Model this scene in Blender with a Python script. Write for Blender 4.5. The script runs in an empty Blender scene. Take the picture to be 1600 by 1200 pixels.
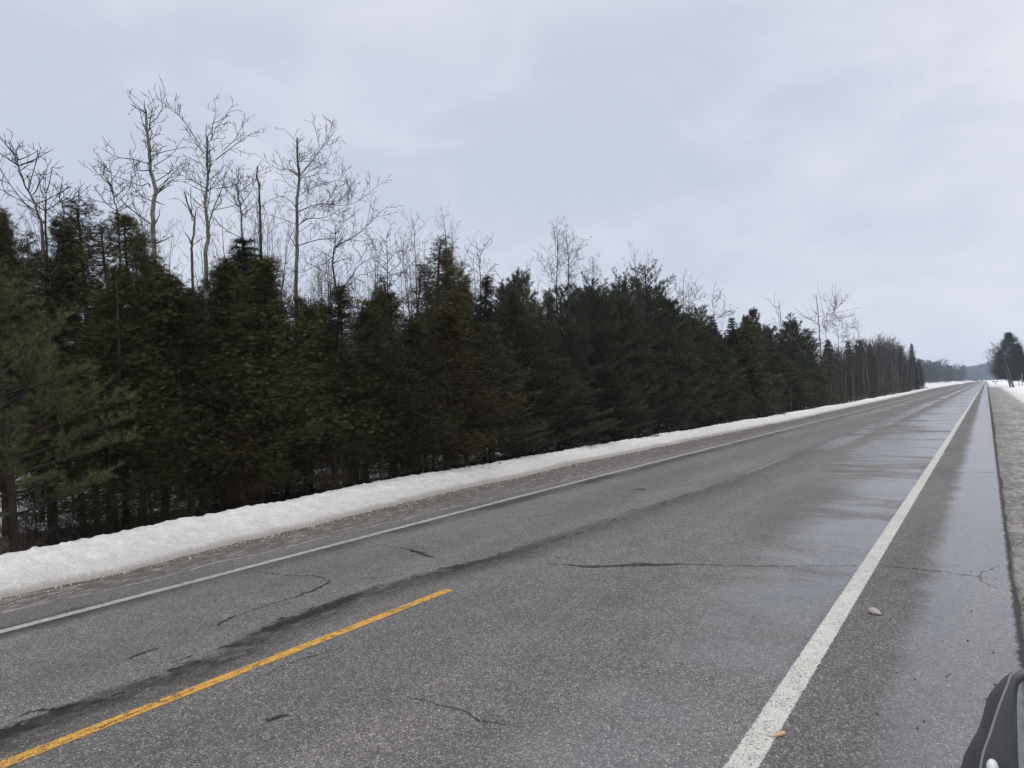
import bpy, math, random
import numpy as np
from mathutils import Vector, Matrix

scene = bpy.context.scene
C = scene.collection
PI = math.pi
# ------------------------------------------------------------------ camera
F = 1130.0
CAM = np.array([0.0, 0.0, 1.85])
VPX, VPY, TILT = 1541.0, 593.0, 0.045
_ph = math.atan(TILT)
_a = (VPX-800)*math.cos(_ph) + (600-VPY)*math.sin(_ph)
_b = -(VPX-800)*math.sin(_ph) + (600-VPY)*math.cos(_ph)
_p = math.atan(-_b/F); _th = math.atan(_a/F*math.cos(_p))
RM = Matrix.Rotation(_th, 3, 'Z') @ Matrix.Rotation(PI/2+_p, 3, 'X') @ Matrix.Rotation(-_ph, 3, 'Z')
cd = bpy.data.cameras.new('camera'); cam = bpy.data.objects.new('camera', cd); C.objects.link(cam)
cam.matrix_world = Matrix.Translation(Vector(CAM)) @ RM.to_4x4()
cd.sensor_width = 36; cd.lens = 36*F/1600; cd.clip_end = 8000; cd.clip_start = 0.05
scene.camera = cam
RN = np.array(RM)

def ray(u, v):
    return RN @ np.array([(u-800)/F, (600-v)/F, -1.0])
def at_x(u, v, x):              # the point at lateral position x seen at pixel u, v of the photograph
    d = ray(u, v); return CAM + d*(x-CAM[0])/d[0]
def at_z(u, v, z):
    d = ray(u, v); return CAM + d*(z-CAM[2])/d[2]

# ------------------------------------------------------------------ world, sun, exposure
SUN_EL, SUN_AZ = 48, 150
world = bpy.data.worlds.new('World'); scene.world = world; world.use_nodes = True
nt = world.node_tree; N = nt.nodes; L = nt.links; N.clear()
out = N.new('ShaderNodeOutputWorld'); bg = N.new('ShaderNodeBackground')
sky = N.new('ShaderNodeTexSky'); sky.sky_type = 'NISHITA'; sky.sun_disc = False
sky.sun_elevation = math.radians(SUN_EL); sky.sun_rotation = math.radians(SUN_AZ)
sky.dust_density = 3
tc = N.new('ShaderNodeTexCoord'); sep = N.new('ShaderNodeSeparateXYZ')
L.new(tc.outputs['Generated'], sep.inputs[0])
# cloud layer: direction projected on a high flat deck
zc = N.new('ShaderNodeMath'); zc.operation = 'MAXIMUM'; L.new(sep.outputs['Z'], zc.inputs[0]); zc.inputs[1].default_value = 0.0
za = N.new('ShaderNodeMath'); za.operation = 'ADD'; L.new(zc.outputs[0], za.inputs[0]); za.inputs[1].default_value = 0.30
vd = N.new('ShaderNodeVectorMath'); vd.operation = 'DIVIDE'
cmb = N.new('ShaderNodeCombineXYZ')
for i in range(3): L.new(za.outputs[0], cmb.inputs[i])
L.new(tc.outputs['Generated'], vd.inputs[0]); L.new(cmb.outputs[0], vd.inputs[1])
def wnoise(scale, det, rough, dist, off):
    m = N.new('ShaderNodeMapping'); m.inputs['Location'].default_value = off
    L.new(vd.outputs[0], m.inputs['Vector'])
    n = N.new('ShaderNodeTexNoise'); n.inputs['Scale'].default_value = scale; n.inputs['Detail'].default_value = det
    n.inputs['Roughness'].default_value = rough; n.inputs['Distortion'].default_value = dist
    L.new(m.outputs[0], n.inputs['Vector']); return n
n1 = wnoise(1.1, 5, 0.5, 0.3, (3.1, 0.4, 0)); n2 = wnoise(3.2, 6, 0.55, 0.6, (1.2, 7.3, 0))
ad = N.new('ShaderNodeMath'); ad.operation = 'MULTIPLY_ADD'; L.new(n2.outputs['Fac'], ad.inputs[0]); ad.inputs[1].default_value = 0.75; L.new(n1.outputs['Fac'], ad.inputs[2])
# slightly brighter to the right of the view (x direction)
ax = N.new('ShaderNodeMath'); ax.operation = 'MULTIPLY_ADD'; L.new(sep.outputs['X'], ax.inputs[0]); ax.inputs[1].default_value = 0.30; L.new(ad.outputs[0], ax.inputs[2])
hz = N.new('ShaderNodeMapRange'); L.new(sep.outputs['Z'], hz.inputs[0]); hz.inputs[1].default_value = 0.0; hz.inputs[2].default_value = 0.34; hz.inputs[3].default_value = 0.25; hz.inputs[4].default_value = 1.0
hs_ = N.new('ShaderNodeMath'); hs_.operation = 'SUBTRACT'; L.new(ax.outputs[0], hs_.inputs[0]); hs_.inputs[1].default_value = 0.83
hm = N.new('ShaderNodeMath'); hm.operation = 'MULTIPLY_ADD'; L.new(hs_.outputs[0], hm.inputs[0]); L.new(hz.outputs[0], hm.inputs[1]); hm.inputs[2].default_value = 0.83
cr = N.new('ShaderNodeValToRGB'); L.new(hm.outputs[0], cr.inputs[0])
cr.color_ramp.elements[0].position = 0.62; cr.color_ramp.elements[0].color = (0.60, 0.655, 0.775, 1)
cr.color_ramp.elements[1].position = 1.0; cr.color_ramp.elements[1].color = (0.815, 0.82, 0.90, 1)
e = cr.color_ramp.elements.new(0.80); e.color = (0.695, 0.73, 0.83, 1)
# overcast sky: brighter towards the zenith
zr = N.new('ShaderNodeMapRange'); L.new(sep.outputs['Z'], zr.inputs[0])
zr.inputs[1].default_value = 0.45; zr.inputs[2].default_value = 1.0; zr.inputs[3].default_value = 10.0; zr.inputs[4].default_value = 18.0
sc_ = N.new('ShaderNodeVectorMath'); sc_.operation = 'SCALE'; L.new(cr.outputs[0], sc_.inputs[0]); L.new(zr.outputs[0], sc_.inputs['Scale'])
mx = N.new('ShaderNodeMix'); mx.data_type = 'RGBA'; mx.inputs[0].default_value = 0.94
neu = N.new('ShaderNodeMix'); neu.data_type = 'RGBA'; neu.inputs[7].default_value = (0.83, 0.82, 0.81, 1)
zn = N.new('ShaderNodeMapRange'); L.new(sep.outputs['Z'], zn.inputs[0]); zn.inputs[1].default_value = 0.42; zn.inputs[2].default_value = 0.75
L.new(zn.outputs[0], neu.inputs[0]); L.new(cr.outputs[0], neu.inputs[6]); L.new(neu.outputs[2], sc_.inputs[0])
L.new(sky.outputs[0], mx.inputs[6]); L.new(sc_.outputs[0], mx.inputs[7])
L.new(mx.outputs[2], bg.inputs[0]); bg.inputs[1].default_value = 0.1
L.new(bg.outputs[0], out.inputs[0])
sl = bpy.data.lights.new('sun', 'SUN'); so = bpy.data.objects.new('sun', sl); C.objects.link(so)
sl.energy = 0.7; sl.angle = math.radians(25); sl.color = (1, 0.96, 0.9)
az = math.radians(SUN_AZ); el = math.radians(SUN_EL)
sd = Vector((math.sin(az)*math.cos(el), math.cos(az)*math.cos(el), math.sin(el)))
so.rotation_euler = sd.to_track_quat('Z', 'Y').to_euler(); so.location = (20, -20, 40)
scene.view_settings.view_transform = 'Standard'; scene.view_settings.look = 'None'
scene.view_settings.exposure = 0.0; scene.view_settings.gamma = 1.0
scene.cycles.max_bounces = 6; scene.cycles.diffuse_bounces = 3; scene.cycles.volume_bounces = 1
scene.cycles.transparent_max_bounces = 12

# ------------------------------------------------------------------ mesh helpers
class MB:
    """collects vertices and tri/quad faces with a material slot index"""
    def __init__(s): s.v = []; s.f = []; s.m = []; s.n = 0
    def add(s, V, Fc, mat=0):
        V = np.asarray(V, dtype=np.float64).reshape(-1, 3); Fc = np.asarray(Fc, dtype=np.int64)
        s.v.append(V); s.f.append(Fc + s.n); s.m.append(np.full(len(Fc), mat)); s.n += len(V)
    def mesh(s, name, mats, smooth=False):
        me = bpy.data.meshes.new(name)
        V = np.concatenate(s.v); nl = sum(f.size for f in s.f); nf = sum(len(f) for f in s.f)
        me.vertices.add(len(V)); me.vertices.foreach_set('co', V.astype(np.float32).ravel())
        me.loops.add(nl); me.polygons.add(nf)
        me.loops.foreach_set('vertex_index', np.concatenate([f.ravel() for f in s.f]).astype(np.int32))
        cnt = np.concatenate([np.full(len(f), f.shape[1]) for f in s.f])
        st = np.concatenate([[0], np.cumsum(cnt)[:-1]])
        me.polygons.foreach_set('loop_start', st.astype(np.int32))
        me.polygons.foreach_set('material_index', np.concatenate(s.m).astype(np.int32))
        if smooth: me.polygons.foreach_set('use_smooth', np.ones(nf, dtype=bool))
        for m in (mats if isinstance(mats, (list, tuple)) else [mats]): me.materials.append(m)
        me.update(calc_edges=True); me.validate()
        return me

def link(name, me, parent=None):
    o = bpy.data.objects.new(name, me); C.objects.link(o)
    if parent is not None: o.parent = parent
    return o
def tag(o, label=None, cat=None, group=None, kind=None):
    if label: o['label'] = label
    if cat: o['category'] = cat
    if group: o['group'] = group
    if kind: o['kind'] = kind
    return o

def tube(mb, pts, radii, sides=4, mat=0, cap=False):
    P = np.asarray(pts, float); n = len(P); R = np.asarray(radii, float)
    T = np.gradient(P, axis=0) if n > 2 else np.repeat([P[1]-P[0]], n, 0)
    T /= np.linalg.norm(T, axis=1)[:, None] + 1e-9
    ref = np.array([0, 0, 1.0]) if abs(T[0][2]) < 0.8 else np.array([1.0, 0, 0])
    A = np.cross(T, ref); A /= np.linalg.norm(A, axis=1)[:, None] + 1e-9
    B = np.cross(T, A)
    an = np.arange(sides)*2*PI/sides
    V = P[:, None, :] + R[:, None, None]*(A[:, None, :]*np.cos(an)[None, :, None] + B[:, None, :]*np.sin(an)[None, :, None])
    i = np.arange(n-1)[:, None]*sides; j = np.arange(sides)[None, :]; k = (j+1) % sides
    Q = np.stack([i+j, i+k, i+sides+k, i+sides+j], -1).reshape(-1, 4)
    mb.add(V.reshape(-1, 3), Q, mat)
    if cap:
        for e_ in (0, n-1):
            c0 = mb.n; VV = np.vstack([V[e_], P[e_][None]])
            mb.add(VV, [[q, (q+1) % sides, sides] for q in range(sides)], mat)

def instances(mb, TV, TF, pos, axis, up, scale, mat=0):
    """template (y = forward, x = side, z = normal) placed many times"""
    pos = np.asarray(pos); n = len(pos)
    Y = axis/np.linalg.norm(axis, axis=1)[:, None]
    X = np.cross(Y, up); X /= np.linalg.norm(X, axis=1)[:, None] + 1e-9
    Z = np.cross(X, Y)
    TV = np.asarray(TV, float); s = np.asarray(scale).reshape(-1, 1, 1)
    V = pos[:, None] + s*(TV[None, :, 0:1]*X[:, None] + TV[None, :, 1:2]*Y[:, None] + TV[None, :, 2:3]*Z[:, None])
    Fc = np.asarray(TF)[None] + (np.arange(n)*len(TV))[:, None, None]
    mb.add(V.reshape(-1, 3), Fc.reshape(-1, len(TF[0])), mat)

# ------------------------------------------------------------------ material helpers
def mat(name):
    m = bpy.data.materials.new(name); m.use_nodes = True
    t = m.node_tree; b = t.nodes['Principled BSDF']; return m, t, b
def node(t, ty, **kw):
    n = t.nodes.new(ty)
    for k, v in kw.items():
        if k.startswith('i_'):
            key = k[2:]
            n.inputs[int(key) if key.isdigit() else key].default_value = v
        else: setattr(n, k, v)
    return n
def mth(t, op, a, b=None, c=None, clamp=False):
    n = t.nodes.new('ShaderNodeMath'); n.operation = op; n.use_clamp = clamp
    for i, q in enumerate((a, b, c)):
        if q is None: continue
        if isinstance(q, (int, float)): n.inputs[i].default_value = q
        else: t.links.new(q, n.inputs[i])
    return n.outputs[0]
def noise(t, vec, scale, det=3, rough=0.5, dist=0.0, off=None, mscale=None):
    if off is not None or mscale is not None:
        mp = t.nodes.new('ShaderNodeMapping')
        if off is not None: mp.inputs['Location'].default_value = off
        if mscale is not None: mp.inputs['Scale'].default_value = mscale
        t.links.new(vec, mp.inputs['Vector']); vec = mp.outputs[0]
    n = t.nodes.new('ShaderNodeTexNoise'); t.links.new(vec, n.inputs['Vector'])
    n.inputs['Scale'].default_value = scale; n.inputs['Detail'].default_value = det
    n.inputs['Roughness'].default_value = rough; n.inputs['Distortion'].default_value = dist
    return n.outputs['Fac']
def ramp(t, fac, stops):
    r = t.nodes.new('ShaderNodeValToRGB'); t.links.new(fac, r.inputs[0])
    el_ = r.color_ramp.elements
    while len(el_) < len(stops): el_.new(0.5)
    for e_, (p, c) in zip(el_, stops):
        e_.position = p; e_.color = (c, c, c, 1) if isinstance(c, (int, float)) else (*c, 1)
    return r.outputs[0]
def mixc(t, fac, a, b):
    n = t.nodes.new('ShaderNodeMix'); n.data_type = 'RGBA'
    for i, q in ((0, fac), (6, a), (7, b)):
        if isinstance(q, (int, float)): n.inputs[i].default_value = q
        elif isinstance(q, tuple): n.inputs[i].default_value = (*q, 1)
        else: t.links.new(q, n.inputs[i])
    return n.outputs[2]
def mapr(t, v, a, b, c=0.0, d=1.0, smooth=True):
    n = t.nodes.new('ShaderNodeMapRange'); n.interpolation_type = 'SMOOTHSTEP' if smooth else 'LINEAR'
    t.links.new(v, n.inputs[0])
    for i, q in enumerate((a, b, c, d)): n.inputs[i+1].default_value = q
    return n.outputs[0]
def bump(t, b, h, strength, dist):
    n = t.nodes.new('ShaderNodeBump'); n.inputs['Strength'].default_value = strength; n.inputs['Distance'].default_value = dist
    t.links.new(h, n.inputs['Height']); t.links.new(n.outputs[0], b.inputs['Normal']); return n

# ---------- asphalt
def make_asphalt():
    m, t, b = mat('asphalt')
    tcn = node(t, 'ShaderNodeTexCoord'); P = tcn.outputs['Object']
    sp = node(t, 'ShaderNodeSeparateXYZ'); t.links.new(P, sp.inputs[0]); X, Y = sp.outputs[0], sp.outputs[1]
    # aggregate: small stones of different greys
    vo = node(t, 'ShaderNodeTexVoronoi', feature='F1'); vo.inputs['Scale'].default_value = 130; t.links.new(P, vo.inputs['Vector'])
    vs = node(t, 'ShaderNodeSeparateColor'); t.links.new(vo.outputs['Color'], vs.inputs[0])
    stone = ramp(t, vs.outputs[0], [(0.0, (0.035, 0.035, 0.036)), (0.45, (0.064, 0.062, 0.061)), (0.75, (0.108, 0.104, 0.101)), (0.93, (0.175, 0.17, 0.165)), (1.0, (0.36, 0.35, 0.345))])
    vo2 = node(t, 'ShaderNodeTexVoronoi', feature='F1'); vo2.inputs['Scale'].default_value = 38; t.links.new(P, vo2.inputs['Vector'])
    vs2 = node(t, 'ShaderNodeSeparateColor'); t.links.new(vo2.outputs['Color'], vs2.inputs[0])
    stone2 = ramp(t, vs2.outputs[1], [(0.0, (0.05, 0.05, 0.052)), (0.6, (0.085, 0.083, 0.082)), (1.0, (0.18, 0.175, 0.17))])
    col = mixc(t, 0.22, stone, stone2)
    # broad tone changes, stretched along the road (wheel tracks, ageing)
    bro = noise(t, P, 0.55, 4, 0.55, 0.2, mscale=(1.5, 0.35, 1))
    tone = noise(t, P, 0.8, 5, 0.6, 0.4, off=(3, 8, 0), mscale=(1.2, 0.22, 1))
    blot = noise(t, P, 2.6, 4, 0.6, 0.2, off=(1, 1, 0))
    tint = mixc(t, mapr(t, tone, 0.38, 0.62), (0.93, 0.93, 0.96), (1.07, 1.05, 1.035))
    mm = node(t, 'ShaderNodeVectorMath', operation='MULTIPLY'); t.links.new(col, mm.inputs[0]); t.links.new(tint, mm.inputs[1])
    mb2 = node(t, 'ShaderNodeVectorMath', operation='SCALE'); t.links.new(mm.outputs[0], mb2.inputs[0]); t.links.new(mapr(t, blot, 0.3, 0.7, 0.92, 1.10, False), mb2.inputs['Scale'])
    col = mb2.outputs[0]
    mul = node(t, 'ShaderNodeVectorMath', operation='SCALE'); t.links.new(col, mul.inputs[0])
    trackn = mth(t, 'SINE', mth(t, 'MULTIPLY_ADD', X, 3.6, 1.0))
    fac = mth(t, 'ADD', mapr(t, bro, 0.25, 0.75, 1.18, 1.72, False), mth(t, 'MULTIPLY', trackn, 0.08))
    t.links.new(fac, mul.inputs['Scale']); col = mul.outputs[0]
    wob = noise(t, P, 0.7, 5, 0.6, 0.0, off=(9, 3, 0), mscale=(0.5, 1, 1))
    wob2 = noise(t, P, 7.0, 4, 0.6, off=(2, 5, 0), mscale=(1.6, 0.6, 1))
    fine = noise(t, P, 60, 2, 0.6)
    # sealed joint left of the yellow line: dark smeared tar
    Xw = mth(t, 'ADD', X, mth(t, 'MULTIPLY', mth(t, 'SUBTRACT', wob, 0.5), 0.55))
    Xw = mth(t, 'ADD', Xw, mth(t, 'MULTIPLY', mth(t, 'SUBTRACT', wob2, 0.5), 0.22))
    crumb = mth(t, 'MULTIPLY', mth(t, 'SUBTRACT', noise(t, P, 16, 5, 0.75, off=(3, 3, 0), mscale=(1.3, 0.55, 1)), 0.5), 0.34)
    cy = mth(t, 'ADD', mth(t, 'MULTIPLY', mth(t, 'MULTIPLY', mapr(t, Y, 3.1, 4.3), mapr(t, Y, 5.7, 7.4, 1, 0)), -0.27), mapr(t, Y, 6.0, 15.0, 0, 0.50))
    Xc = mth(t, 'SUBTRACT', mth(t, 'ADD', mth(t, 'MULTIPLY_ADD', mth(t, 'SUBTRACT', Xw, X), 0.7, X), crumb), cy)
    core = mth(t, 'MULTIPLY', mapr(t, Xc, -5.17, -5.09), mapr(t, Xc, -4.95, -4.88, 1, 0))
    halo = mth(t, 'MULTIPLY', mapr(t, Xc, -5.22, -5.02), mapr(t, Xc, -4.85, -4.45, 1, 0))
    breaks = mapr(t, noise(t, P, 0.55, 4, 0.7, off=(4, 0.3, 0)), 0.36, 0.50)
    far = mapr(t, Y, 11, 30, 1, 0.12)
    halof = mth(t, 'MULTIPLY', mth(t, 'MULTIPLY', halo, mapr(t, wob2, 0.30, 0.62, 0.45, 1.0)), mapr(t, Y, 6, 11, 0.72, 0.36))
    tar = mth(t, 'MULTIPLY', mth(t, 'MAXIMUM', mth(t, 'MULTIPLY', mth(t, 'MULTIPLY', core, mth(t, 'MULTIPLY_ADD', breaks, 0.85, 0.12)), mapr(t, Y, 6.0, 9.0, 1.0, 0.45)), halof), far)
    hair = mth(t, 'MULTIPLY', mth(t, 'MULTIPLY', mapr(t, Xc, -4.90, -4.89), mapr(t, Xc, -4.875, -4.865, 1, 0)), mapr(t, wob2, 0.42, 0.52))
    tar = mth(t, 'MAXIMUM', tar, mth(t, 'MULTIPLY', hair, far))
    col = mixc(t, tar, col, (0.009, 0.009, 0.010))
    # damp dark strip inside the left edge line
    lb = mth(t, 'MULTIPLY', mapr(t, Xw, -7.95, -7.75), mapr(t, Xw, -7.62, -7.25, 1, 0))
    lbk = mapr(t, noise(t, P, 0.5, 3, 0.6, off=(1.3, 4.4, 0), mscale=(0.6, 1, 1)), 0.42, 0.6)
    col = mixc(t, mth(t, 'MULTIPLY', mth(t, 'MULTIPLY', lb, mth(t, 'MULTIPLY_ADD', lbk, 0.45, 0.35)), mapr(t, Y, 18, 45, 1, 0.2)), col, (0.022, 0.021, 0.022))
    # left shoulder: brown salt film and crusts of old snow
    sh = mapr(t, mth(t, 'ADD', X, mth(t, 'MULTIPLY', mth(t, 'SUBTRACT', wob, 0.5), 0.3)), -8.9, -8.2, 1, 0)
    col = mixc(t, mth(t, 'MULTIPLY', sh, 0.72), col, (0.088, 0.075, 0.070))
    crn = noise(t, P, 6.5, 5, 0.65, 0.3, mscale=(2.6, 0.7, 1))
    crust = mth(t, 'MULTIPLY', mapr(t, crn, 0.52, 0.60), mth(t, 'MULTIPLY', mapr(t, X, -8.75, -8.5, 1, 0), mapr(t, fine, 0.38, 0.52)))
    ln = mth(t, 'MULTIPLY', mth(t, 'MULTIPLY', mapr(t, Xw, -8.52, -8.48), mapr(t, Xw, -8.46, -8.41, 1, 0)), 0.6)
    crust = mth(t, 'MAXIMUM', mth(t, 'MULTIPLY', crust, 0.75), mth(t, 'MULTIPLY', ln, mapr(t, wob2, 0.4, 0.55)))
    col = mixc(t, crust, col, (0.40, 0.385, 0.37))
    # crumbled right pavement edge, with the shadow of its gap painted in dark
    re = mapr(t, mth(t, 'ADD', X, mth(t, 'MULTIPLY', mth(t, 'SUBTRACT', noise(t, P, 9, 4, 0.7), 0.5), 0.10)), 0.07, 0.11)
    col = mixc(t, mth(t, 'MULTIPLY', re, 0.85), col, (0.014, 0.013, 0.013))
    # wet areas
    wn = noise(t, P, 1.3, 6, 0.62, 0.4, off=(7, 1, 0), mscale=(0.45, 1.0, 1))
    wd = noise(t, P, 0.20, 3, 0.5, off=(2, 9, 0), mscale=(1.0, 1.0, 1))
    Xn = mth(t, 'ADD', X, mth(t, 'MULTIPLY', mth(t, 'SUBTRACT', wn, 0.5), 0.5))
    w1 = mapr(t, mth(t, 'ADD', X, mth(t, 'MULTIPLY', mth(t, 'SUBTRACT', wn, 0.5), 0.32)), -0.85, -0.32)                                                       # shoulder edge, standing film
    w2 = mth(t, 'MULTIPLY', mth(t, 'MULTIPLY', mapr(t, Xn, -3.0, -1.7), mapr(t, Xn, -1.3, -1.05, 1, 0)), mapr(t, Y, 3.5, 10, 0.62, 1.0))     # right wheel track
    w2f = mth(t, 'MULTIPLY', mapr(t, Xn, -4.1, -2.4), mth(t, 'MULTIPLY', mapr(t, Xn, -1.12, -1.0, 1, 0), mapr(t, Y, 9, 22)))
    w3 = mth(t, 'MULTIPLY', mth(t, 'MULTIPLY', mapr(t, Xn, -4.75, -4.35), mapr(t, Xn, -4.0, -3.6, 1, 0)), mapr(t, Y, 14, 34, 0.0, 0.95))
    w4 = mth(t, 'MULTIPLY', mth(t, 'MULTIPLY', mapr(t, Xn, -7.4, -6.9), mapr(t, Xn, -6.2, -5.4, 1, 0)), mapr(t, Y, 22, 50, 0, 0.5))
    strk = mapr(t, noise(t, P, 1.0, 4, 0.65, 0.5, off=(5, 2, 0), mscale=(0.22, 0.55, 1)), 0.34, 0.52)
    brk = mapr(t, mth(t, 'MULTIPLY_ADD', wd, 0.5, mth(t, 'MULTIPLY', wn, 0.5)), 0.36, 0.54)
    w = mth(t, 'MAXIMUM', mth(t, 'MULTIPLY', mth(t, 'MAXIMUM', w2, w2f), mth(t, 'MULTIPLY', mth(t, 'MULTIPLY_ADD', brk, 0.65, 0.35), mth(t, 'MULTIPLY_ADD', strk, 0.45, 0.55))), w1)
    w = mth(t, 'MAXIMUM', w, mth(t, 'MULTIPLY', mth(t, 'MAXIMUM', w3, w4), brk))
    # dry stones that stand above the film
    w = mapr(t, w, 0.10, 0.92)
    w = mth(t, 'MULTIPLY', w, mapr(t, vs.outputs[1], 0.0, 0.4, 0.45, 1.0))
    w = mth(t, 'MULTIPLY', w, mth(t, 'SUBTRACT', 1.0, re))
    col = mixc(t, mth(t, 'MULTIPLY', w, 0.25), col, (0.055, 0.058, 0.072))
    t.links.new(col, b.inputs['Base Color'])
    t.links.new(mapr(t, w, 0, 1, 0.78, 0.12, False), b.inputs['Roughness'])
    t.links.new(mapr(t, w, 0, 1, 0.32, 1.0, False), b.inputs['Specular IOR Level'])
    h = mth(t, 'MULTIPLY', vs.outputs[0], mapr(t, w, 0, 1, 1, 0.10, False))
    bump(t, b, h, 0.35, 0.006)
    return m

# ---------- snow
def make_snow(kind):
    m, t, b = mat('snow_'+kind)
    P = node(t, 'ShaderNodeTexCoord').outputs['Object']
    g = noise(t, P, 28, 4, 0.7); g2 = noise(t, P, 4.5, 5, 0.62); g3 = noise(t, P, 75, 2, 0.6)
    sp = node(t, 'ShaderNodeSeparateXYZ'); t.links.new(P, sp.inputs[0]); Z = sp.outputs[2]; X = sp.outputs[0]
    col = mixc(t, mapr(t, g2, 0.3, 0.7), (0.84, 0.85, 0.87), (0.94, 0.945, 0.96))
    if kind == 'bank':
        dirt = mth(t, 'MULTIPLY', mapr(t, mth(t, 'ADD', Z, mth(t, 'MULTIPLY', mth(t, 'SUBTRACT', g2, 0.5), 0.25)), -0.08, 0.24, 1, 0), 1.15)
        col = mixc(t, mth(t, 'MULTIPLY', dirt, 0.5), col, (0.52, 0.495, 0.46))
        low = mapr(t, mth(t, 'ADD', Z, mth(t, 'MULTIPLY', mth(t, 'SUBTRACT', g, 0.5), 0.12)), -0.09, -0.02, 1, 0)
        col = mixc(t, mth(t, 'MULTIPLY', low, 0.7), col, (0.22, 0.195, 0.175))
        spk = mth(t, 'MULTIPLY', mapr(t, g3, 0.60, 0.70), mapr(t, Z, 0.0, 0.42, 0.6, 0.16))
        col = mixc(t, spk, col, (0.16, 0.14, 0.12))
        gr = mapr(t, g, 0.35, 0.60, 0.38, 0.0)
        col = mixc(t, gr, col, (0.52, 0.51, 0.50))
    if kind == 'ground':
        # brown patches in the snow colour under the trees
        fl = mth(t, 'MULTIPLY', mapr(t, g2, 0.48, 0.62), mapr(t, X, -15, -12.5, 0.75, 0))
        col = mixc(t, fl, col, (0.10, 0.085, 0.06))
    t.links.new(col, b.inputs['Base Color']); b.inputs['Roughness'].default_value = 0.75
    b.inputs['Specular IOR Level'].default_value = 0.25
    h = mth(t, 'ADD', mth(t, 'MULTIPLY', g, 0.5), g2)
    bump(t, b, mth(t, 'ADD', h, mth(t, 'MULTIPLY', g3, 0.4)), 1.0 if kind == 'bank' else 0.4, 0.05)
    return m

def make_gravel():
    m, t, b = mat('gravel_slush')
    P = node(t, 'ShaderNodeTexCoord').outputs['Object']
    sp = node(t, 'ShaderNodeSeparateXYZ'); t.links.new(P, sp.inputs[0]); X, Y = sp.outputs[0], sp.outputs[1]
    vo = node(t, 'ShaderNodeTexVoronoi'); vo.inputs['Scale'].default_value = 45; t.links.new(P, vo.inputs['Vector'])
    vs = node(t, 'ShaderNodeSeparateColor'); t.links.new(vo.outputs['Color'], vs.inputs[0])
    col = ramp(t, vs.outputs[0], [(0, (0.04, 0.036, 0.033)), (0.5, (0.105, 0.093, 0.085)), (1, (0.24, 0.22, 0.20))])
    n = noise(t, P, 4.5, 8, 0.74, 0.4, mscale=(1.8, 0.7, 1)); n2 = noise(t, P, 0.8, 3, 0.5)
    sn = mapr(t, mth(t, 'MULTIPLY_ADD', n2, 0.35, n), 0.64, 0.74)
    sn = mth(t, 'MULTIPLY', sn, mapr(t, X, 0.10, 1.2, 0.30, 0.75))
    col = mixc(t, sn, col, (0.50, 0.48, 0.47))
    e_ = mapr(t, mth(t, 'ADD', X, mth(t, 'MULTIPLY', mth(t, 'SUBTRACT', noise(t, P, 12, 3, 0.6), 0.5), 0.1)), 0.12, 0.15, 0.85, 0)  # gap shadow below the pavement edge, painted into the gravel colour
    col = mixc(t, e_, col, (0.015, 0.014, 0.013))
    t.links.new(col, b.inputs['Base Color']); b.inputs['Roughness'].default_value = 0.6
    bump(t, b, mth(t, 'ADD', vs.outputs[0], mth(t, 'MULTIPLY', n, 2.0)), 0.8, 0.012)
    return m

def make_paint(name, base, wear, fine=False, edge=None):
    m, t, b = mat(name)
    P = node(t, 'ShaderNodeTexCoord').outputs['Object']
    n = noise(t, P, 90, 4, 0.75); n2 = noise(t, P, 4.0, 4, 0.6); n3 = noise(t, P, 14, 4, 0.65)
    k = mth(t, 'ADD', mth(t, 'MULTIPLY', n, 0.5), mth(t, 'ADD', mth(t, 'MULTIPLY', n2, 0.2), mth(t, 'MULTIPLY', n3, 0.3)))
    if fine: k = mth(t, 'ADD', mth(t, 'MULTIPLY', n, 0.85), mth(t, 'MULTIPLY', n2, 0.15))
    c = mixc(t, mapr(t, n3, 0.3, 0.7), tuple(q*0.84 for q in base), base)
    t.links.new(c, b.inputs['Base Color']); b.inputs['Roughness'].default_value = 0.6
    # worn through: the asphalt below shows
    tr = node(t, 'ShaderNodeBsdfTransparent'); ms = node(t, 'ShaderNodeMixShader')
    f = mapr(t, k, wear, wear+0.05)
    if edge is not None:
        sp = node(t, 'ShaderNodeSeparateXYZ'); t.links.new(P, sp.inputs[0])
        d = mth(t, 'ABSOLUTE', mth(t, 'SUBTRACT', sp.outputs[0], edge[0]))
        d = mth(t, 'ADD', d, mth(t, 'MULTIPLY', mth(t, 'SUBTRACT', n3, 0.5), edge[2]))
        f = mth(t, 'MULTIPLY', f, mapr(t, d, edge[1]-0.012, edge[1], 1, 0))
    t.links.new(f, ms.inputs[0]); t.links.new(tr.outputs[0], ms.inputs[1]); t.links.new(b.outputs[0], ms.inputs[2])
    t.links.new(ms.outputs[0], t.nodes['Material Output'].inputs[0])
    return m

def make_foliage(name, c1, c2, c3, rough=0.75, spec=0.12, nscale=1.3):
    m, t, b = mat(name)
    P = node(t, 'ShaderNodeTexCoord').outputs['Object']
    oi = node(t, 'ShaderNodeObjectInfo'); ge = node(t, 'ShaderNodeNewGeometry')
    n = noise(t, P, nscale, 3, 0.6)
    c = mixc(t, mapr(t, n, 0.35, 0.65), c1, c2)
    c = mixc(t, mapr(t, ge.outputs['Random Per Island'], 0.5, 1.0, 0, 0.85), c, c3)
    hs = node(t, 'ShaderNodeHueSaturation'); t.links.new(c, hs.inputs['Color'])
    t.links.new(mapr(t, oi.outputs['Random'], 0, 1, 0.485, 0.515, False), hs.inputs['Hue'])
    t.links.new(mapr(t, oi.outputs['Random'], 0, 1, 0.62, 1.45, False), hs.inputs['Value'])
    t.links.new(hs.outputs[0], b.inputs['Base Color'])
    b.inputs['Roughness'].default_value = rough; b.inputs['Specular IOR Level'].default_value = spec
    return m
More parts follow.
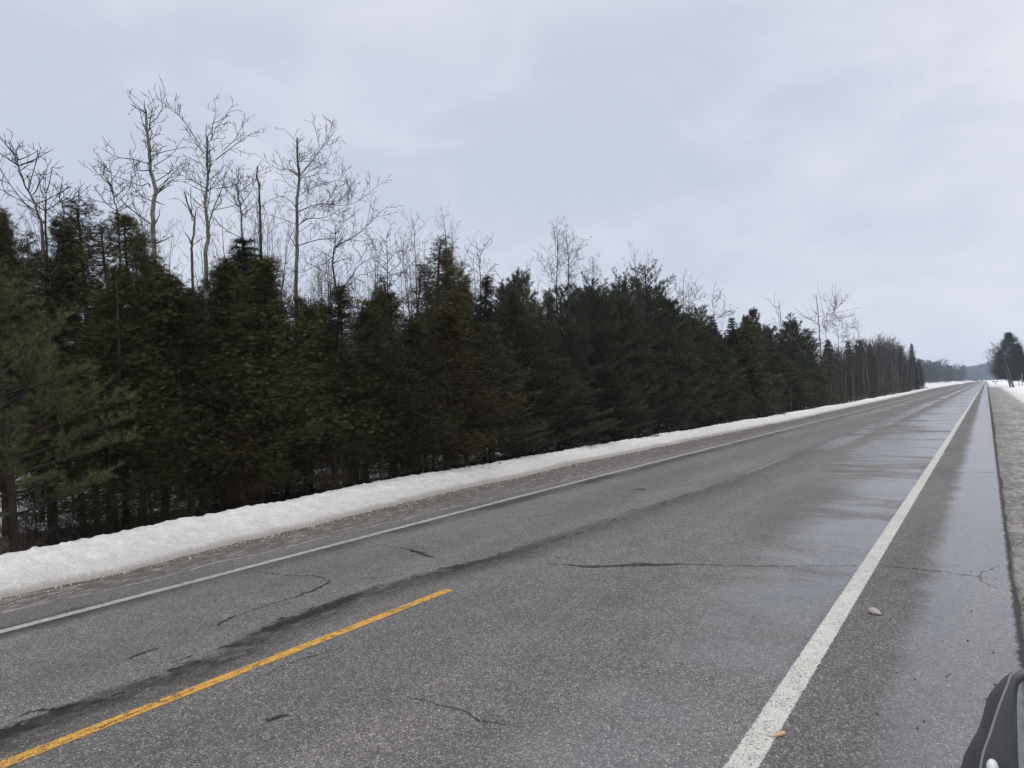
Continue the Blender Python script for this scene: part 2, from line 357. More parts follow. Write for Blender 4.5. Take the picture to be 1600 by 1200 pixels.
def make_bark(name, c1, c2, sc=9, ms=(1, 1, 0.2)):
    m, t, b = mat(name)
    P = node(t, 'ShaderNodeTexCoord').outputs['Object']
    n = noise(t, P, sc, 5, 0.65, 0.3, mscale=ms)
    t.links.new(mixc(t, mapr(t, n, 0.35, 0.65), c1, c2), b.inputs['Base Color'])
    b.inputs['Roughness'].default_value = 0.9; b.inputs['Specular IOR Level'].default_value = 0.15
    bump(t, b, n, 0.5, 0.02); return m

M_ASPH = make_asphalt(); M_BANK = make_snow('bank'); M_SNOW = make_snow('ground'); M_GRAV = make_gravel()
M_CEDAR = make_foliage('cedar_foliage', (0.026, 0.027, 0.011), (0.044, 0.042, 0.016), (0.072, 0.062, 0.024))
M_CEDARB = make_foliage('cedar_foliage_brown', (0.046, 0.037, 0.014), (0.068, 0.052, 0.020), (0.085, 0.058, 0.026))
M_PINEN = make_foliage('near_pine_needles', (0.042, 0.052, 0.022), (0.074, 0.086, 0.034), (0.115, 0.125, 0.052), 0.7, 0.15)
M_PINE = make_foliage('pine_needles', (0.026, 0.032, 0.019), (0.042, 0.049, 0.027), (0.068, 0.074, 0.040), 0.7, 0.15)
M_SPRUCE = make_foliage('spruce_needles', (0.016, 0.024, 0.017), (0.026, 0.036, 0.022), (0.032, 0.040, 0.026))
M_BARKD = make_bark('dark_bark', (0.030, 0.024, 0.020), (0.062, 0.051, 0.044))
M_BARKP = make_bark('pale_bark', (0.10, 0.096, 0.085), (0.20, 0.19, 0.17), 5, (1, 1, 0.5))
M_BARKG = make_bark('grey_bark', (0.075, 0.066, 0.058), (0.14, 0.125, 0.11), 6)
M_TWIG = make_bark('twig_bark', (0.032, 0.027, 0.026), (0.058, 0.049, 0.045), 6)
M_BRUSH = make_bark('brush_bark', (0.040, 0.031, 0.025), (0.075, 0.058, 0.045), 6)

# ------------------------------------------------------------------ setting
XC = -4.55
def road_z(x):
    x = np.asarray(x, float); return -0.022*np.abs(x-XC)
def snow_edge(y):     # foot of the left snow bank
    return np.interp(y, [-30, 0, 3.6, 5.5, 8.5, 12.7, 20, 31, 46, 83, 160, 265, 500, 900], [-9.2, -9.25, -9.3, -9.35, -9.65, -10.05, -10.45, -10.3, -10.1, -10.5, -11.5, -13.5, -14, -14])
rs = np.random.RandomState(3)
_g = rs.rand(64, 64)
def vnoise(x, y, s):
    x = np.asarray(x, float)/s + 1000; y = np.asarray(y, float)/s + 1000
    xi = np.floor(x).astype(int); yi = np.floor(y).astype(int); fx = x-xi; fy = y-yi
    fx = fx*fx*(3-2*fx); fy = fy*fy*(3-2*fy)
    g = lambda a, b: _g[a % 64, b % 64]
    return (g(xi, yi)*(1-fx)+g(xi+1, yi)*fx)*(1-fy) + (g(xi, yi+1)*(1-fx)+g(xi+1, yi+1)*fx)*fy - 0.5

def grid_mesh(name, xs, ys, zf, material, xf=None):
    X, Y = np.meshgrid(xs, ys)          # rows along y
    if xf is not None: X = xf(X, Y)
    Z = zf(X, Y)
    n, m_ = X.shape
    i = np.arange(n-1)[:, None]*m_; j = np.arange(m_-1)[None, :]
    Q = np.stack([i+j, i+j+1, i+m_+j+1, i+m_+j], -1).reshape(-1, 4)
    mb = MB(); mb.add(np.stack([X, Y, Z], -1).reshape(-1, 3), Q)
    return mb.mesh(name, material, True)

def yspace(y0, y1, a, k):
    ys = [y0]
    while ys[-1] < y1: ys.append(ys[-1] + max(a, k*abs(ys[-1])))
    return np.array(ys)

# the big snow covered ground, one sheet to the horizon, dipping under the road
def ground_z(X, Y):
    X = np.asarray(X, float); Y = np.asarray(Y, float)
    e = snow_edge(Y)
    d = e - X                                   # metres left of the bank foot
    left = np.interp(d, [-1, 0.3, 1.6, 2.3, 3.4, 6, 12, 60, 400], [-0.5, -0.35, 0.0, -0.05, -0.38, -0.35, -0.15, 0.15, 1.5])
    rise = np.interp(Y, [0, 60, 200, 400, 900], [0, 0, 0.25, 0.9, 1.6])*np.interp(d, [1, 6], [0, 1])
    right = np.interp(X, [-0.2, 2.0, 2.4, 4.5, 12, 400], [-0.5, -0.35, -0.22, 0.12, 0.35, 1.8])
    z = np.where(X < -5, left + rise, right)
    amp = np.where(X < -5, np.interp(d, [1, 3], [0, 0.22]), np.interp(X, [2, 5], [0, 0.25]))
    amp = amp*np.exp(-np.abs(Y)/45)
    z = z + amp*(vnoise(X, Y, 1.7) + 0.6*vnoise(X+50, Y, 0.6))
    return z
xs = np.concatenate([[-3000, -1500, -800, -400, -200, -120, -80, -60], np.arange(-50, -24, 1.5), np.arange(-24, -9.2, 0.35), [-8.5, -6, -4.9], [-4.2, -2, 0.0, 1.5], np.arange(2.0, 9, 0.4), [10, 12, 15, 20, 30, 50, 100, 200, 500, 1200, 3000]])
ys = np.concatenate([[-3000, -1000, -300, -100, -50, -30, -20], yspace(-15, 900, 0.35, 0.02), [1200, 2000, 4000]])
tag(link('snow_ground', grid_mesh('snow_ground', xs, ys, ground_z, M_SNOW)), kind='structure')

# road sheet
xr = np.array([-15.2, -12, -10.5, -9.3, -8.2, -7, -5.8, XC, -3.4, -2.2, -1.2, -0.4, 0.12])
yr = np.concatenate([[-40, -20, -8], yspace(-4, 1000, 0.5, 0.03)])
def jag(X, Y):
    X = X.copy(); X[:, -1] += 0.05*vnoise(X[:, -1], Y[:, -1], 0.7) + 0.03*vnoise(X[:, -1]+9, Y[:, -1], 0.13) + np.interp(Y[:, -1], [10, 45, 100], [0, 0.08, 0.1]); return X
road = tag(link('road', grid_mesh('road', xr, yr, lambda X, Y: road_z(X) - np.where(X > 0, 0.0, 0), M_ASPH, jag)), kind='structure')
# gravel verge, a little lower than the pavement
xg = np.array([0.0, 0.35, 0.7, 1.1, 1.5, 1.9, 2.3, 2.7])
tag(link('gravel_shoulder', grid_mesh('gravel_shoulder', xg, yspace(-30, 235, 0.12, 0.012), lambda X, Y: -0.135 - 0.02*X + 0.03*vnoise(X, Y, 0.35) + 0.018*vnoise(X+7, Y, 0.12), M_GRAV)), kind='structure')

# left snow bank, lumpy plough ridge
def bank():
    ts = np.concatenate([np.linspace(0, 0.55, 46), np.linspace(0.6, 1, 6)])
    ysb = np.concatenate([yspace(-14, 120, 0.035, 0.005), yspace(121, 620, 1.2, 0.012)])
    T, Y = np.meshgrid(ts, ysb)
    hgt = 0.21 + 0.08*vnoise(Y*0, Y, 6) + 0.03*vnoise(Y*0+3, Y, 1.3)
    wid = 2.9 + 0.5*vnoise(Y*0+7, Y, 3)
    foot = snow_edge(Y) + 0.22*vnoise(Y*0+2, Y, 1.6) + 0.12*vnoise(Y*0+11, Y, 0.35)
    fx = T*wid
    prof = np.interp(T, [0, 0.02, 0.12, 0.28, 0.38, 0.46, 0.56, 0.7, 1], [-0.02, 0.10, 0.45, 0.88, 1.0, 0.97, 0.68, 0.2, -0.9])
    prof = prof + 0.0
    X = foot - fx
    Z0 = road_z(foot) - 0.02
    Z = Z0 + prof*(hgt + 0.10)
    env = np.clip(T*9, 0, 1)
    Z += env*(0.03*vnoise(X, Y, 0.42) + 0.035*vnoise(X+5, Y, 0.15) + 0.045*vnoise(X+9, Y, 0.07))
    X += 0.05*vnoise(X+20, Y, 0.2)*env
    n, m_ = X.shape
    i = np.arange(n-1)[:, None]*m_; j = np.arange(m_-1)[None, :]
    Q = np.stack([i+j, i+m_+j, i+m_+j+1, i+j+1], -1).reshape(-1, 4)
    mb = MB(); mb.add(np.stack([X, Y, Z], -1).reshape(-1, 3), Q)
    return mb.mesh('snow_bank', M_BANK, True)
tag(link('snow_bank', bank()), kind='structure')
def rbank():
    ts = np.linspace(0, 1, 20); ysb = np.concatenate([yspace(20, 230, 0.3, 0.006), yspace(231, 620, 2, 0.012)])
    T, Y = np.meshgrid(ts, ysb)
    foot = np.interp(Y, [0, 50, 190, 215, 600], [1.85, 1.9, 2.2, 0.25, 0.2]) + 0.3*vnoise(Y*0, Y, 1.8) + 0.12*vnoise(Y*0+4, Y, 0.4)
    X = foot + T*3.4
    Z = -0.19 + np.interp(Y, [20, 34], [-0.35, 0]) + np.interp(T, [0, 0.03, 0.3, 0.7, 1], [0, 0.06, 0.32, 0.5, 0.12])*np.interp(Y, [20, 34], [0.1, 1]) + np.clip(T*8, 0, 1)*(0.12*vnoise(X, Y, 0.8) + 0.06*vnoise(X+4, Y, 0.3))
    n, m_ = X.shape
    i = np.arange(n-1)[:, None]*m_; j = np.arange(m_-1)[None, :]
    Q = np.stack([i+j, i+j+1, i+m_+j+1, i+m_+j], -1).reshape(-1, 4)
    mb = MB(); mb.add(np.stack([X, Y, Z], -1).reshape(-1, 3), Q)
    return mb.mesh('snow_bank', M_BANK, True)
tag(link('snow_bank', rbank()), kind='structure')

# painted lines
def stripe(mb, x0, x1, y0, y1, lift=0.004, xfun=None):
    yy = yspace(y0, y1, 0.5, 0.03); yy[-1] = y1
    V = []; 
    for y in yy:
        o = xfun(y) if xfun else 0
        V += [(x0+o, y, road_z(x0+o)+lift), (x1+o, y, road_z(x1+o)+lift)]
    Q = [[2*i, 2*i+1, 2*i+3, 2*i+2] for i in range(len(yy)-1)]
    mb.add(V, Q)
mb = MB(); stripe(mb, -1.235, -1.055, -20, 900)
tag(link('white_edge_line', mb.mesh('edge_line', make_paint('white_paint', (0.60, 0.60, 0.57), 0.415, fine=True, edge=(-1.145, 0.082, 0.045)), False)), kind='structure')
lx = lambda y: float(np.interp(y, [0, 3, 7, 12, 18, 38, 70, 900], [0, 0, -0.10, -0.22, -0.30, -0.36, -0.4, -0.4]))
mb = MB(); stripe(mb, -7.785, -7.645, -20, 900, xfun=lx)
tag(link('white_edge_line', mb.mesh('edge_line', make_paint('white_paint_old', (0.40, 0.39, 0.37), 0.42), False)), kind='structure')
mb = MB()
for k in range(-2, 1):
    y0 = 1.45 + k*14.75
    stripe(mb, -4.64, -4.50, y0, y0+4.22)
tag(link('yellow_centre_line', mb.mesh('centre_line', make_paint('yellow_paint', (0.62, 0.335, 0.060), 0.440, edge=(-4.57, 0.062, 0.05)), False)), kind='structure')
mb = MB(); stripe(mb, -4.62, -4.51, 16.2, 20.4)
tag(link('yellow_centre_line', mb.mesh('pale_line', make_paint('pale_yellow_paint', (0.42, 0.36, 0.24), 0.49), False)), kind='structure')
mb = MB()
for k in range(2, 40): stripe(mb, -4.62, -4.51, 1.45+k*14.75, 5.67+k*14.75)
stripe(mb, -4.79, -4.70, 0.2, 3.9, 0.004)
tag(link('yellow_centre_line', mb.mesh('faded_line', make_paint('faded_yellow_paint', (0.34, 0.28, 0.19), 0.545), False)), kind='structure')

# cracks, traced on the road surface in metres
M_CRACK, _t, _b = mat('crack_tar'); _b.inputs['Base Color'].default_value = (0.012, 0.012, 0.013, 1); _b.inputs['Roughness'].default_value = 0.75
P_ = node(_t, 'ShaderNodeTexCoord').outputs['Object']
_tr = node(_t, 'ShaderNodeBsdfTransparent'); _ms = node(_t, 'ShaderNodeMixShader')
_t.links.new(mapr(_t, noise(_t, P_, 30, 4, 0.7), 0.36, 0.56), _ms.inputs[0]); _t.links.new(_tr.outputs[0], _ms.inputs[1]); _t.links.new(_b.outputs[0], _ms.inputs[2])
_t.links.new(_ms.outputs[0], _t.nodes['Material Output'].inputs[0])
mb = MB(); rng = random.Random(5)
def crack(pix, w, lift=0.003):
    P = [at_z(u, v, float(road_z(at_z(u, v, -0.03)[0]))) for u, v in pix]
    Q = []
    for a, b_ in zip(P[:-1], P[1:]):
        n = max(2, int(np.linalg.norm(b_-a)/0.06))
        for i in range(n): Q.append(a + (b_-a)*i/n)
    Q.append(P[-1]); Q = np.array(Q); n = len(Q)
    j = np.array([[rng.gauss(0, 0.012), rng.gauss(0, 0.012)] for _ in range(n)]); Q[:, :2] += j
    T = np.gradient(Q[:, :2], axis=0); T /= np.linalg.norm(T, axis=1)[:, None]+1e-9
    Nn = np.stack([-T[:, 1], T[:, 0]], -1)
    ws = np.interp(np.linspace(0, 1, n), np.linspace(0, 1, len(w)), w)*np.array([rng.uniform(0.5, 1.5) for _ in range(n)])/2
    V = []
    for q, nn, s in zip(Q, Nn, ws):
        for sg in (-1, 1):
            x, y = q[0]+nn[0]*s*sg, q[1]+nn[1]*s*sg; V.append((x, y, float(road_z(x))+lift))
    mb.add(V, [[2*i, 2*i+1, 2*i+3, 2*i+2] for i in range(n-1)])
crack([(860, 880), (925, 886), (985, 883), (1070, 882), (1180, 885), (1340, 884)], [0.008, 0.09, 0.11, 0.02, 0.016, 0.012, 0.012])
crack([(1375, 884), (1450, 891), (1500, 897), (1560, 905)], [0.012, 0.02, 0.02, 0.014])
crack([(1530, 902), (1536, 893), (1562, 884)], [0.008]*3); crack([(1530, 902), (1545, 915), (1560, 920)], [0.008]*3)
crack([(338, 978), (360, 965), (430, 942), (462, 933), (508, 915), (515, 908), (495, 900), (450, 899), (400, 893)], [0.05, 0.02, 0.02, 0.05, 0.016, 0.02, 0.016, 0.012])
crack([(600, 853), (640, 858), (665, 868), (680, 872)], [0.015, 0.02, 0.09, 0.03])
crack([(415, 1126), (428, 1122), (450, 1119)], [0.05, 0.06, 0.01])
crack([(640, 1090), (680, 1100), (730, 1112), (745, 1126), (790, 1134)], [0.008, 0.012, 0.014, 0.014, 0.008])
crack([(200, 1030), (228, 1020), (250, 1012)], [0.02, 0.05, 0.02]); crack([(265, 1036), (300, 1025)], [0.02, 0.03])
crack([(985, 766), (1000, 764), (1010, 766)], [0.06, 0.12, 0.03])
crack([(795, 808), (850, 807)], [0.01, 0.03]); crack([(1280, 738), (1400, 735), (1500, 737), (1556, 738)], [0.02, 0.03, 0.02, 0.03])
crack([(560, 905), (700, 893), (760, 886)], [0.008, 0.012, 0.008])
crack([(30, 1120), (60, 1111), (100, 1106)], [0.02, 0.04, 0.01])
seam = [(0, 1150), (60, 1113), (170, 1085), (300, 1040), (400, 985), (500, 950), (600, 912), (720, 884), (830, 858), (930, 822), (1000, 797), (1080, 768)]
for a, b_ in zip(seam[:-1], seam[1:]):
    for q in range(3):
        t0 = q/3+rng.uniform(0, 0.12); t1 = t0+rng.uniform(0.12, 0.30); o_ = rng.gauss(0, 3)
        if rng.random() < 0.8: crack([(a[0]+(b_[0]-a[0])*t, a[1]+(b_[1]-a[1])*t+o_+rng.gauss(0, 1)) for t in (t0, (t0+t1)/2, t1)], [0.008, rng.uniform(0.025, 0.07), 0.008])
crack([(100, 1155), (150, 1140), (230, 1105), (300, 1078), (350, 1060)], [0.006, 0.02, 0.008, 0.018, 0.006])
crack([(420, 1052), (470, 1030), (540, 1010)], [0.006, 0.014, 0.005])
ck = link('crack', mb.mesh('crack', M_CRACK), road)

# ------------------------------------------------------------------ tree generators
def unit(v): return v/(np.linalg.norm(v)+1e-9)
def grow_path(r, p, d, length, n, wander, up):
    pts = [np.array(p, float)]; d = unit(np.array(d, float))
    for i in range(n):
        d = unit(d + np.array([r.gauss(0, wander), r.gauss(0, wander), r.gauss(0, wander)+up]))
        pts.append(pts[-1] + d*length/n)
    return np.array(pts)

def cedar_mesh(seed, H=7.0, R=1.35, nb=230, per=42, size=0.13, z0=0.5, point=0.75, M=M_CEDAR, tops=1):
    r = random.Random(seed); rn = np.random.RandomState(seed)
    tr = MB(); cr_ = MB()
    lean = np.array([r.gauss(0, 0.15), r.gauss(0, 0.15), 0])
    axisf = lambda z: np.array([lean[0]*z/H*1.2 + 0.05*math.sin(z*1.7+seed), lean[1]*z/H*1.2 + 0.05*math.cos(z*1.3), z])
    zz = np.linspace(-0.3, H*0.96, 12)
    tube(tr, [axisf(z) for z in zz], 0.062*(1-zz/H*0.93)+0.008, 7)
    extra = []
    for k in range(tops-1):      # extra leaders
        a = r.uniform(0, 2*PI); zb = H*r.uniform(0.3, 0.5); tp = H*r.uniform(0.8, 0.95)
        extra.append((a, zb, tp))
        pts = [axisf(zb) + np.array([math.cos(a), math.sin(a), 0])*0.55*R*min(1, s*1.6) + np.array([0, 0, s*(tp-zb)]) for s in np.linspace(0, 1, 6)]
        tube(tr, pts, np.linspace(0.045, 0.008, 6), 5)
    pos = []; ax_ = []
    # template: flat fan of pointed scale sprays
    TV = []; TF = []
    for k, (a, l, w) in enumerate([(0, 1.0, 0.10), (0.45, 0.85, 0.085), (-0.5, 0.88, 0.085), (0.95, 0.65, 0.08), (-0.9, 0.62, 0.08)]):
        s_, c_ = math.sin(a), math.cos(a); n0 = len(TV); by = 0.18*k/2 if k < 3 else 0.02
        TV += [(-w*c_/2 + s_*0.3*l, by + w*s_/2+c_*0.3*l, 0.0), (s_*0.1, by, 0.03), (w*c_/2 + s_*0.3*l, by - w*s_/2 + c_*0.3*l, 0.0), (s_*l, by+c_*l, -0.12)]
        TF += [[n0+1, n0+2, n0+3, n0]]
    for i in range(nb):
        tz = (i+r.random())/nb; z = z0 + (H*0.985-z0)*tz**0.86
        t_ = (z-z0)/(H-z0)
        prof = (1-t_)**point*min(1.0, 0.62+t_*2.4) + 0.03
        a = r.uniform(0, 2*PI); base = axisf(z)
        if extra and r.random() < 0.35:
            ea, zb, tp = r.choice(extra)
            if zb < z < tp:
                base = axisf(z) + np.array([math.cos(ea), math.sin(ea), 0])*0.55*R; prof = max(0.06, 0.8*(1-(z-zb)/(tp-zb))**0.8)*0.6
        Lb = R*prof*r.uniform(0.62, 1.22)*(1 + 0.22*math.sin(3*a+seed+z*1.1))
        s = np.linspace(0, 1, 5)
        dx = np.array([math.cos(a), math.sin(a), 0])
        drop = r.uniform(0.15, 0.45); lift = r.uniform(0.35, 0.75)
        pts = base + dx*(Lb*s)[:, None] + np.array([0, 0, 1.0])*(Lb*(-drop*s+lift*s*s))[:, None]
        tube(tr, pts, np.linspace(0.016, 0.004, 5), 3)
        n = max(6, int(1.45*per*(0.35+Lb/R)))
        ss = rn.uniform(0.18, 1.05, n)**0.7
        q = base + dx*(Lb*ss)[:, None] + np.array([0, 0, 1.0])*(Lb*(-drop*ss+lift*ss*ss))[:, None]
        spread = 0.06 + 0.11*ss*Lb
        q = q + rn.normal(0, 1, (n, 3))*spread[:, None]*np.array([1, 1, 0.8])
        pos.append(q)
        ax_.append(dx*0.9 + rn.normal(0, 0.55, (n, 3)) + np.array([0, 0, 0.15]))
    pos = np.concatenate(pos); ax_ = np.concatenate(ax_); n = len(pos)
    up = rn.normal(0, 1, (n, 3)) + np.array([0, 0, 0.6])
    instances(cr_, TV, TF, pos, ax_, up, size*rn.uniform(0.6, 1.3, n))
    return tr.mesh('cedar_trunk', M_BARKD, True), cr_.mesh('cedar_crown', M)

def needle_tuft(nn, seed, w=0.05, droop=0.0):
    rr = random.Random(seed); TV = []; TF = []
    for k in range(nn):
        a = rr.uniform(0, 2*PI); e_ = rr.uniform(0.15, 1.15)
        d = np.array([math.sin(e_)*math.cos(a), math.cos(e_), math.sin(e_)*math.sin(a)-droop])
        sd_ = unit(np.cross(d, [rr.gauss(0, 1), rr.gauss(0, 1), rr.gauss(0, 1)]))*w/2
        b0 = np.array([0, rr.uniform(-0.35, 0.25), 0]); n0 = len(TV)
        l = rr.uniform(0.8, 1.1)
        TV += [tuple(b0+sd_), tuple(b0-sd_), tuple(b0+d*l)]; TF += [[n0, n0+1, n0+2]]
    return TV, TF

def pine_mesh(seed, H=8.0, R=2.0, z0=0.8, size=0.13, nn=15, dens=1.0, M=M_PINE, gap=0.48, top=0.75, w=0.07, open_=1.0, lean=0.1):
    r = random.Random(seed); rn = np.random.RandomState(seed)
    tr = MB(); cr_ = MB(); lx_, ly_ = r.gauss(0, lean), r.gauss(0, lean)
    axisf = lambda z: np.array([lx_*(z/H)**2*2, ly_*(z/H)**2*2, z])
    zz = np.linspace(-0.3, H*0.98, 12); tube(tr, [axisf(z) for z in zz], 0.012*H*(1-zz/H*0.92)+0.008, 8)
    pos = []; ax_ = []
    z = z0
    def tufts(path, n, tipd):
        for k in range(n):
            s = 1-0.75*(k/n); i = s*(len(path)-1); i0 = min(int(i), len(path)-2)
            p = path[i0] + (path[i0+1]-path[i0])*(i-i0); d = unit(path[i0+1]-path[i0])
            pos.append(p + np.array([r.gauss(0, .03) for _ in range(3)])); ax_.append(d*0.9 + np.array([r.gauss(0, .25), r.gauss(0, .25), r.gauss(0, .2)+0.35]))
    while z < H*0.97:
        t_ = (z-z0)/(H-z0); prof = max(0.10, (1-t_)**top)*min(1, 0.72+t_*1.4)
        nbr = r.randint(4, 6) if t_ < 0.9 else 4
        a0 = r.uniform(0, 2*PI)
        for k in range(nbr):
            a = a0 + 2*PI*k/nbr + r.gauss(0, 0.2); Lb = R*prof*r.uniform(0.55, 1.2)
            upw = 0.15 + 0.55*t_
            d0 = np.array([math.cos(a), math.sin(a), upw+r.gauss(0, 0.12)])
            path = grow_path(r, axisf(z+r.uniform(-0.1, 0.1)), d0, Lb, 6, 0.07, 0.045)
            tube(tr, path, np.linspace(0.010+0.009*Lb, 0.005, 7), 4)
            ns = max(2, int(Lb*6.5*dens))
            for q in range(ns):
                s = 1-(q/ns)*0.78*open_; i = s*6; i0 = min(int(i), 5); p = path[i0]+(path[i0+1]-path[i0])*(i-i0); d = unit(path[i0+1]-path[i0])
                side = unit(np.cross(d, [0, 0, 1]))*(1 if q % 2 else -1)
                sl_ = Lb*0.34*(1.15-s*0.75)*r.uniform(0.6, 1.2) + 0.10
                sp_ = grow_path(r, p, d*0.75+side*0.75+np.array([0, 0, r.uniform(0, 0.35)]), sl_, 3, 0.12, 0.10)
                tube(tr, sp_, np.linspace(0.007, 0.003, 4), 3)
                tufts(sp_, max(2, int(sl_*9*dens)), d)
            tufts(path, 3, d0)
        z += gap*r.uniform(0.75, 1.2)*(1-0.35*t_)
    for k in range(4): pos.append(axisf(H*0.98)+np.array([0, 0, -0.08*k])); ax_.append(np.array([r.gauss(0, .2), r.gauss(0, .2), 1.0]))
    pos = np.array(pos); ax_ = np.array(ax_); n = len(pos)
    for v in range(3):
        TV, TF = needle_tuft(nn, seed*7+v, w); sel = np.arange(n) % 3 == v
        instances(cr_, TV, TF, pos[sel], ax_[sel], rn.normal(0, 1, (sel.sum(), 3)), size*rn.uniform(0.75, 1.3, sel.sum()))
    return tr.mesh('pine_trunk', M_BARKD, True), cr_.mesh('pine_crown', M)

def spruce_mesh(seed, H=9.0, R=1.3, z0=0.4, size=0.14, dens=1.0, M=M_SPRUCE, w=0.10, pw=0.85):
    r = random.Random(seed); rn = np.random.RandomState(seed); tr = MB(); cr_ = MB()
    tube(tr, [(0, 0, z) for z in np.linspace(-0.3, H*0.99, 8)], np.linspace(0.11, 0.012, 8), 6)
    pos = []; ax_ = []; z = z0
    while z < H*0.985:
        t_ = (z-z0)/(H-z0); Lb0 = R*((1-t_)**pw)+0.07
        nbr = r.randint(5, 8); a0 = r.uniform(0, 6)
        for k in range(nbr):
            a = a0+2*PI*k/nbr+r.gauss(0, .25); Lb = Lb0*r.uniform(0.6, 1.15); dx = np.array([math.cos(a), math.sin(a), 0])
            s = np.linspace(0, 1, 5); pts = np.array([0, 0, z]) + dx*(Lb*s)[:, None] + np.array([0, 0, 1])*(Lb*(-0.42*s+0.32*s*s))[:, None]
            tube(tr, pts, np.linspace(0.015, 0.004, 5), 3)
            n = max(4, int(26*dens*Lb)+3); ss = rn.uniform(0.12, 1.02, n)
            q = np.array([0, 0, z]) + dx*(Lb*ss)[:, None] + np.array([0, 0, 1])*(Lb*(-0.42*ss+0.32*ss*ss))[:, None]
            sd_ = np.cross(dx, [0, 0, 1]); q = q + sd_*(rn.normal(0, 0.22, n)*Lb*(1.1-ss))[:, None] + rn.normal(0, 0.03, (n, 3)) - np.array([0, 0, 1])*(np.abs(rn.normal(0, .05, n)))[:, None]
            pos.append(q); ax_.append(dx + rn.normal(0, 0.35, (n, 3)) + np.array([0, 0, -0.1]))
        z += 0.2*r.uniform(0.8, 1.3)
    pos = np.concatenate(pos); ax_ = np.concatenate(ax_); TV, TF = needle_tuft(9, seed, w)
    instances(cr_, TV, TF, pos, ax_, rn.normal(0, 1, (len(pos), 3)), size*rn.uniform(0.7, 1.3, len(pos)))
    return tr.mesh('spruce_trunk', M_BARKD, True), cr_.mesh('spruce_crown', M)

def twigs_on(r, tw, path, r0, lv, maxlv, dens, spread=0.9, upb=0.25, lenf=0.42, minr=0.004, start=0.15):
    Ln = np.sum(np.linalg.norm(np.diff(path, axis=0), axis=1)); n = max(1, int(Ln*dens))
    if lv > maxlv: return
    for k in range(n):
        s = start + (1-start)*(k+r.random())/n; i = s*(len(path)-1); i0 = min(int(i), len(path)-2)
        p = path[i0]+(path[i0+1]-path[i0])*(i-i0); d = unit(path[i0+1]-path[i0])
        rd = unit(np.cross(d, [r.gauss(0, 1), r.gauss(0, 1), r.gauss(0, 1)]))
        nd = d*r.uniform(0.45, 0.9)+rd*spread+np.array([0, 0, upb])
        ln = max(0.24 if lv < 3 else 0.16, Ln*lenf*(1.15-0.7*s)*r.uniform(0.5, 1.3))
        m_ = max(3, int(ln/0.16)); m_ = min(m_, 8)
        pp = grow_path(r, p, nd, ln, m_, 0.065, 0.045)
        rr = max(minr*1.25, r0*0.45*(1-0.5*s))
        tube(tw, pp, np.linspace(rr, minr*0.8, len(pp)), 3 if rr < 0.012 else 4)
        twigs_on(r, tw, pp, rr, lv+1, maxlv, dens*1.35, spread, upb, lenf, minr)

def bare_mesh(seed, H=10, crown0=0.45, r0=0.10, nl=16, maxlv=2, dens=2.6, spread=0.75, reach=0.27, minr=0.0045, forks=0, bark=M_BARKG, tw_mat=M_TWIG, upb=0.3):
    r = random.Random(seed); tr = MB(); tw = MB()
    trunks = [grow_path(r, (0, 0, -0.3), (r.gauss(0, .04), r.gauss(0, .04), 1), H+0.3, 12, 0.028, 0.05)]
    for k in range(forks):
        i = r.randint(3, 7); p = trunks[0][i]; a = r.uniform(0, 6.28)
        trunks.append(grow_path(r, p, (0.45*math.cos(a), 0.45*math.sin(a), 1), (H-p[2])*r.uniform(0.75, 0.98), 8, 0.06, 0.10))
    for q, T in enumerate(trunks):
        rr = r0 if q == 0 else r0*0.6
        tube(tr, T, rr*(1-np.linspace(0, 1, len(T))**1.1*0.9)+0.004, 8 if r0 > 0.05 else 5)
        n = nl if q == 0 else nl//2
        for k in range(n):
            s0 = crown0 if q == 0 else 0.15
            s = s0+(0.99-s0)*(k+r.random())/n; i = s*(len(T)-1); i0 = min(int(i), len(T)-2); p = T[i0]+(T[i0+1]-T[i0])*(i-i0)
            a = r.uniform(0, 6.28); ln = H*reach*(1.15-s*0.75)*r.uniform(0.55, 1.2)
            pp = grow_path(r, p, (math.cos(a)*spread, math.sin(a)*spread, 0.55+0.4*s), ln, 7, 0.12, 0.07)
            lr = max(minr*1.6, rr*0.36*(1.1-s))
            tube(tw, pp, np.linspace(lr, minr, len(pp)), 4)
            twigs_on(r, tw, pp, lr, 1, maxlv, dens, minr=minr, upb=upb)
    return tr.mesh('bare_trunk', bark, True), tw.mesh('bare_branches', tw_mat)

def shrub_mesh(seed, H=1.6, n=26, R=0.7, M=M_BRUSH, mr=0.0035):
    r = random.Random(seed); tw = MB()
    for k in range(n):
        a = r.uniform(0, 6.28); q = r.uniform(0, R*0.35)
        pp = grow_path(r, (q*math.cos(a), q*math.sin(a), -0.15), (math.cos(a)*r.uniform(0, 0.6), math.sin(a)*r.uniform(0, .6), 1), H*r.uniform(0.5, 1.1), 6, 0.12, 0.03)
        tube(tw, pp, np.linspace(0.008, mr, len(pp)), 3)
        twigs_on(r, tw, pp, 0.007, 1, 2, 4.0, spread=0.6, minr=mr)
    return tw.mesh('shrub_stems', M)

class Proto:
    def __init__(s, meshes, H): s.m = meshes; s.H = H
def place(name, proto, x, y, H, wf=1.0, rot=None, label=None, cat=None, group=None, z=None, part2='crown', lean=(0, 0)):
    if z is None: z = float(ground_z(x, y))
    e_ = bpy.data.objects.new(name, None); C.objects.link(e_); e_.empty_display_size = 0.3
    e_.location = (x, y, z); s = H/proto.H; e_.scale = (s*wf, s*wf, s)
    e_.rotation_euler = (lean[0], lean[1], rot if rot is not None else RR.uniform(0, 6.28))
    for nm, me in zip(('trunk', part2), proto.m): link(nm, me, e_)
    return tag(e_, label, cat, group)
RR = random.Random(11)

